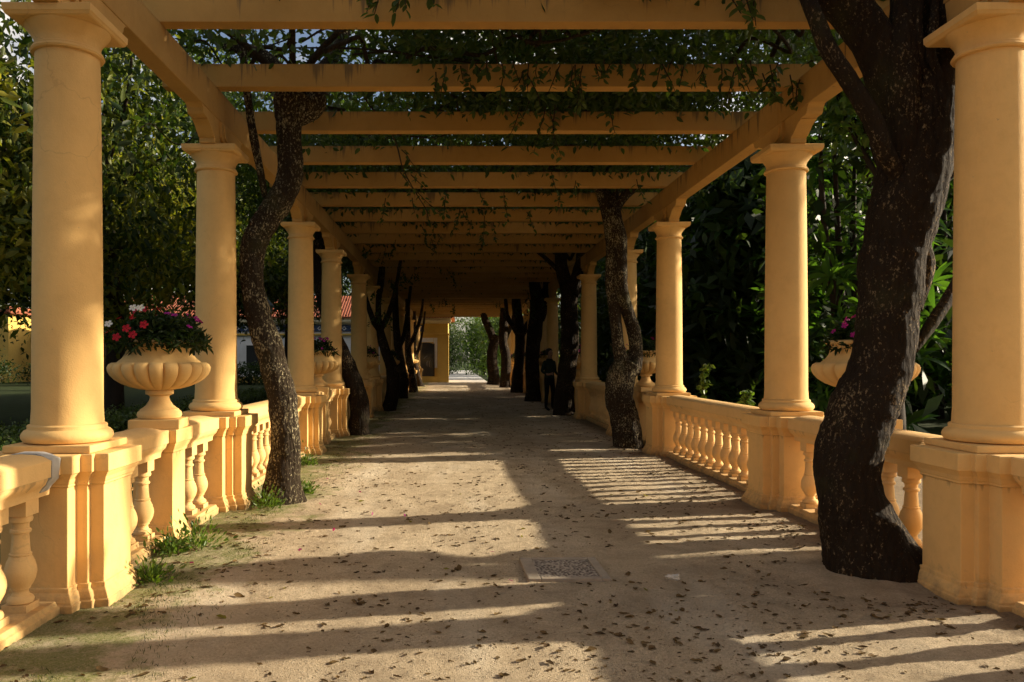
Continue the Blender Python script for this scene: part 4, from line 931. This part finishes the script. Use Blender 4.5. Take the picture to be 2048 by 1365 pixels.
# ------------------------------------------------------------------ the person standing on the right
def person():
    X = w_(1100, 822, 23.2); p = empty('person', (X[0] - .02, X[1], .015), 'person in dark green top and black trousers standing beside the right-hand trees', 'person', rz=R(35))
    M['cloth_g'] = plain('green_top', (.018, .03, .022), .9, .15, .2); M['cloth_k'] = plain('black_trousers', (.008, .008, .01), .9, .15, .2)
    M['skin'] = plain('skin', (.28, .16, .11), .6, .3, .08); M['hair'] = plain('hair', (.012, .009, .007), .6, .3, .2)
    J = {'pelvis': (0, 0, .98, .155, .12), 'waist': (0, 0, 1.12, .14, .10), 'chest': (0, .01, 1.36, .18, .12), 'neckb': (0, 0, 1.50, .075, .07), 'neck': (0, -.02, 1.58, .058, .06), 'head1': (0, -.03, 1.66, .075, .088), 'head2': (0, -.025, 1.75, .08, .098), 'head3': (0, -.015, 1.82, .05, .06),
         'hL': (.10, 0, .92, .095, .1), 'kL': (.13, -.03, .52, .065, .068), 'cL': (.135, .0, .34, .055, .06), 'aL': (.14, .02, .10, .042, .045), 'fL': (.155, -.10, .045, .045, .038), 'tL': (.16, -.18, .03, .038, .026),
         'hR': (-.10, 0, .92, .095, .1), 'kR': (-.11, -.01, .52, .065, .068), 'cR': (-.11, .02, .34, .055, .06), 'aR': (-.11, .03, .10, .042, .045), 'fR': (-.13, -.09, .045, .045, .038), 'tR': (-.14, -.17, .03, .038, .026),
         'sL': (.19, 0, 1.44, .065, .065), 'eL': (.26, .04, 1.17, .048, .048), 'wL': (.22, -.16, 1.06, .032, .032), 'mL': (.18, -.24, 1.08, .036, .022),
         'sR': (-.19, 0, 1.44, .065, .065), 'eR': (-.27, .03, 1.17, .048, .048), 'wR': (-.22, -.18, 1.08, .032, .032), 'mR': (-.17, -.26, 1.10, .036, .022)}
    E = [('pelvis', 'waist'), ('waist', 'chest'), ('chest', 'neckb'), ('neckb', 'neck'), ('neck', 'head1'), ('head1', 'head2'), ('head2', 'head3'), ('pelvis', 'hL'), ('hL', 'kL'), ('kL', 'cL'), ('cL', 'aL'), ('aL', 'fL'), ('fL', 'tL'),
         ('pelvis', 'hR'), ('hR', 'kR'), ('kR', 'cR'), ('cR', 'aR'), ('aR', 'fR'), ('fR', 'tR'), ('chest', 'sL'), ('sL', 'eL'), ('eL', 'wL'), ('wL', 'mL'), ('chest', 'sR'), ('sR', 'eR'), ('eR', 'wR'), ('wR', 'mR')]
    for s in ('L', 'R'):
        sg = 1 if s == 'L' else -1; m = J['m' + s]
        for k in range(4):
            J[f'f{k}{s}'] = (m[0] + (-.015 - .004 * k) * sg, m[1] - .045, m[2] + .03 - .02 * k, .009, .009); J[f'g{k}{s}'] = (m[0] - .035 * sg, m[1] - (.072 - .006 * abs(k - 1)), m[2] + .03 - .02 * k, .0075, .0075)
            E += [('m' + s, f'f{k}{s}'), (f'f{k}{s}', f'g{k}{s}')]
        J['t1' + s] = (m[0] - .035 * sg, m[1] + .005, m[2] + .035, .01, .01); J['t2' + s] = (m[0] - .05 * sg, m[1] - .03, m[2] + .05, .008, .008); E += [('m' + s, 't1' + s), ('t1' + s, 't2' + s)]
    names = list(J); ix = {n: i for i, n in enumerate(names)}
    me = bpy.data.meshes.new('body'); me.from_pydata([J[n][:3] for n in names], [(ix[a], ix[b]) for a, b in E], [])
    o = obj('body', me, p); md = o.modifiers.new('skin', 'SKIN'); md.use_smooth_shade = True
    for i, n in enumerate(names):
        sv = me.skin_vertices[0].data[i]; sv.radius = (J[n][3], J[n][4]); sv.use_root = n == 'pelvis'
    o.modifiers.new('sub', 'SUBSURF').levels = 2; o.modifiers['sub'].render_levels = 2
    dg = bpy.context.evaluated_depsgraph_get(); me2 = bpy.data.meshes.new_from_object(o.evaluated_get(dg)); o.modifiers.clear(); o.data = me2
    for k in ('cloth_g', 'cloth_k', 'skin', 'hair'): me2.materials.append(M[k])
    for q in me2.polygons:
        c = q.center; q.use_smooth = True
        hand = abs(c.x) > .10 and c.y < -.15 and 1.0 < c.z < 1.2
        q.material_index = 2 if (c.z > 1.55 or hand) else (0 if c.z > .99 else 1)
    bm = nb(); lathe(bm, [(.06, 1.66), (.088, 1.69), (.098, 1.74), (.095, 1.80), (.07, 1.85), (.02, 1.872)], 18); bmesh.ops.translate(bm, verts=bm.verts, vec=(0, .012, 0))
    for v in bm.verts:
        v.co.y = .012 + (v.co.y - .012) * 1.12
        if v.co.y < -.05: v.co.y = max(v.co.y, -.075 if v.co.z > 1.79 else -.02)
    obj('hair', fin(bm, 'hair', M['hair'], smooth=180), p)
    bm = nb()
    for sx in (.032, -.032): bmesh.ops.create_uvsphere(bm, u_segments=8, v_segments=6, radius=.011, matrix=Matrix.Translation((sx, -.108, 1.725)))
    obj('eye', fin(bm, 'eye', M['hair']), p)
    bm = nb(); tube(bm, [(0, -.105, 1.725, .008), (0, -.122, 1.70, .012), (0, -.135, 1.682, .016), (0, -.11, 1.672, .012)], 3, 7); obj('nose', fin(bm, 'nose', M['skin'], smooth=180), p)
    bm = nb(); tube(bm, [(-.026, -.098, 1.642, .004), (0, -.112, 1.643, .007), (.026, -.098, 1.642, .004)], 3, 6); obj('mouth', fin(bm, 'mouth', M['hair'], smooth=180), p)
person()

# ------------------------------------------------------------------ small things on the path
def gz(x, y): return float(pz(np.float64(x), np.float64(y)))
mh = empty('manhole_cover', (.785, 5.65, gz(.785, 5.65) + .012), 'square inspection cover with gravel infill in a concrete frame', 'manhole cover', rz=R(1.5))
M['conc'] = plain('concrete', (.30, .25, .19), .9, .2, .18, 18, .006)
bm = nb(); a, b = .29, .205
for bx in ((-a, -.20, -a, a), (.225, a, -a, a), (-.1995, .2245, -a, -.235), (-.1995, .2245, .235, a)): box(bm, bx[0], bx[1], bx[2], bx[3], -.06, .012)
obj('frame', fin(bm, 'frame', M['conc'], .006), mh)
def pebble_infill():
    m, nt, b, o = mat('pebble_infill'); pos = geopos(nt)
    v = nt.nodes.new('ShaderNodeTexVoronoi'); v.inputs['Scale'].default_value = 48; nt.links.new(pos, v.inputs['Vector'])
    c = ramp(nt, v.outputs['Distance'], [(.2, (.06, .045, .035)), (.45, (.13, .10, .075)), (.6, (.34, .29, .23))])
    nt.links.new(c, b.inputs['Base Color']); b.inputs['Roughness'].default_value = .9; bump(nt, b, v.outputs['Distance'], .012, -.8 if False else .8); return m
bm = nb(); box(bm, -.199, .224, -.234, .234, -.05, .004); obj('infill', fin(bm, 'infill', pebble_infill(), .003), mh)
r = np.random.default_rng(12)
pp = empty('crumpled_paper', (*w_(1348, 1160, 5.41)[:2], gz(1.5, 5.4)), 'small crumpled white paper on the gravel right of the inspection cover', 'litter')
bm = nb(); bmesh.ops.create_icosphere(bm, subdivisions=3, radius=.036)
for v in bm.verts:
    k = 1 + .6 * noise.noise(v.co * 45) + .35 * noise.noise(v.co * 95); v.co = Vector((v.co.x * 1.3 * k, v.co.y * .9 * k, max(-.01, v.co.z * .6 * k + .014)))
obj('sheet', fin(bm, 'sheet', M['paper']), pp)

def dry_leaf(seed):
    r = np.random.default_rng(seed); V = []; Fc = []; n = 5; curl = r.uniform(.15, .5); tw = r.uniform(-.5, .5)
    W = [.04, .2, .27, .18, .02]
    for i in range(n):
        t = i / (n - 1) - .5; z = curl * t * t
        for s in (-1, 0, 1): V.append((s * W[i] * r.uniform(.8, 1.15), t, z + (abs(s) * W[i] * r.uniform(.1, .9)) + s * tw * t * .4 + .02))
    for i in range(n - 1):
        a = i * 3; Fc += [(a, a + 1, a + 4, a + 3), (a + 1, a + 2, a + 5, a + 4)]
    V += [(0, .5, curl * .25 + .02), (.015, .72, curl * .3 + .03), (-.012, .5, curl * .25 + .02)]; Fc.append((15, 16, 17))
    return np.array(V), Fc
DL = [dry_leaf(s) for s in range(6)]
ME_DRY = []
for V, Fc in DL:
    me = bpy.data.meshes.new('fallen_leaf'); me.from_pydata(V.tolist(), [], Fc); me.materials.append(M['dry']); me.polygons.foreach_set('use_smooth', [True] * len(Fc)); ME_DRY.append(me)
ME_YEL = ME_DRY[2].copy(); ME_YEL.materials.clear(); ME_YEL.materials.append(M['leaf_y'])
def leafspot(y0, y1):
    y = y0 * (y1 / y0) ** r.random(); x = r.uniform(-1.95, 2.9); return x, y
cnt = 0
while cnt < 280:
    x, y = leafspot(3.7, 11)
    if noise.noise(Vector((x * .9, y * .9, 3))) + .5 * noise.noise(Vector((x * 3, y * 3, 1))) + r.uniform(-.3, .25) < 0: continue
    if abs(x - .785) < .3 and abs(y - 5.65) < .3 and r.random() < .6: continue
    s = .022 + .062 * r.random() ** 2.5
    o = obj('fallen_leaf', ME_DRY[cnt % 6], None, (x, y, gz(x, y) + .002), (r.normal() * .25, r.normal() * .25, r.uniform(0, 6.28)), (s, s, s))
    tag(o, 'small curled dry brown leaf lying on the gravel path', 'leaf', 'fallen leaves scattered on the path'); cnt += 1
    if cnt % 9 == 0:
        o.data = ME_YEL; o.name = 'fallen_leaf'; o['label'] = 'fallen leaf still yellow-green among the brown ones on the gravel'; o['group'] = 'yellow fallen leaves on the path'
Vs, Fs, k = [], [], 0
quads = np.array([f for f in DL[0][1] if len(f) == 4])
for i in range(17000):
    x, y = leafspot(3.6, 40) if r.random() < .7 else (r.choice([-2.0, 2.95, 2.95]) + r.normal() * .2, 3.6 * (9) ** r.random())
    if noise.noise(Vector((x * 1.1, y * 1.1, 9))) + .5 * noise.noise(Vector((x * 3.5, y * 3.5, 4))) + r.uniform(-.35, .45) < .0: continue
    V = DL[i % 6][0][:15]; s = .010 + .055 * r.random() ** 3.5; a = r.uniform(0, 6.28); ca, sa = math.cos(a), math.sin(a)
    Q = V * s; Q = np.stack([Q[:, 0] * ca - Q[:, 1] * sa + x, Q[:, 0] * sa + Q[:, 1] * ca + y, Q[:, 2] + gz(x, y) + .001], 1)
    Vs.append(Q); Fs.append(quads + k * 15); k += 1
lit = obj('leaf_litter', npmesh('leaf_litter', np.concatenate(Vs), np.concatenate(Fs), M['dry'])); tag(lit, 'tiny dry leaf fragments strewn over the gravel', 'leaf litter', kind='stuff')
for i, (px, py) in enumerate(((1022, 1162), (809, 1033), (655, 960), (668, 1062), (383, 1128), (600, 1102), (745, 1030), (985, 1105), (720, 985), (640, 1010))):
    d = F * (H - .01) / (py - VY); X = w_(px, py, d)
    o = obj('fallen_petal', ME_FL['magenta'], None, (X[0], X[1], gz(X[0], X[1]) + .012), (r.normal() * .6, r.normal() * .6, r.uniform(0, 6)), (.5, .5, .5)); tag(o, 'magenta blossom fallen on the gravel path', 'petal', 'fallen magenta blossoms')
# weeds at the foot of the left balustrade
for k, (px, py, s, lab) in enumerate(((395, 1100, .30, 'leafy green weed at the foot of the first left urn pier'), (535, 1018, .24, 'weed tuft at the base of the crooked left tree'), (612, 935, .24, 'small weed right of the crooked left tree'), (300, 1170, .2, 'weed beside the first left pedestal'), (610, 990, .18, 'low weed on the gravel right of the crooked tree'), (345, 1110, .2, 'grassy weed beneath the first left urn'))):
    d = F * H / (py - VY); X = w_(px, py, d)
    t = empty('weed', (X[0], X[1], gz(X[0], X[1])), lab, 'weed', 'weeds along the left balustrade')
    n = 260; P = np.stack([r.normal(size=n) * s * .32, r.normal(size=n) * s * .32, np.abs(r.normal(size=n)) * s * .32], 1)
    Dr = P * np.array([2.5, 2.5, 2]) / s + np.array([0, 0, .5])
    obj('foliage', leaves(P, .045, M['leaf_g'], 'foliage', -.1, .4, dirs=Dr, r=r), t)
# short grass in the moss band
n = 9000; y = 3.6 * (22 / 3.6) ** r.random(n); x = -2.02 + np.abs(r.normal(size=n)) * .28
ok = np.array([noise.noise(Vector((a * 1.6, b * 1.1, 2))) for a, b in zip(x, y)]) > .02; x, y = x[ok], y[ok]
P = np.stack([x, y, pz(x, y)], 1); Dr = r.normal(size=(len(x), 3)) * .5 + np.array([0, 0, 1.0])
gs = obj('grass', leaves(P, .024, M['leaf_l'], 'grass', -.2, .14, dirs=Dr, fine=False, r=r)); tag(gs, 'short grass and moss along the left edge of the path', 'grass', kind='stuff')
# creepers climbing over the right rail
for k, (px, py, d, hh, lab) in enumerate(((1380, 800, 12.9, .62, 'thin leafy creeper rising over the right rail beside the third column'), (1462, 805, 11.6, .26, 'small bright sprig peeping over the right rail'))):
    X = w_(px, py, d); t = empty('creeper', (X[0] + .25, d, .8), lab, 'plant')
    pts = [(0, 0, -.75, .008), (.02, 0, .0, .007), (-.04, 0, .2 * hh / .4, .006), (.03, .02, .45 * hh, .005), (-.03, 0, .8 * hh, .004), (.04, 0, hh, .003)]
    bm = nb(); tube(bm, pts, 5, 5); obj('stem', fin(bm, 'stem', M['twig'], smooth=180), t)
    C = np.array(catmull(pts[1:], 14))[:, :3]; P = np.repeat(C, 2, 0) + r.normal(size=(2 * len(C), 3)) * .03
    obj('foliage', leaves(P, .085, M['leaf_g'], 'foliage', .2, .6, r=r), t)
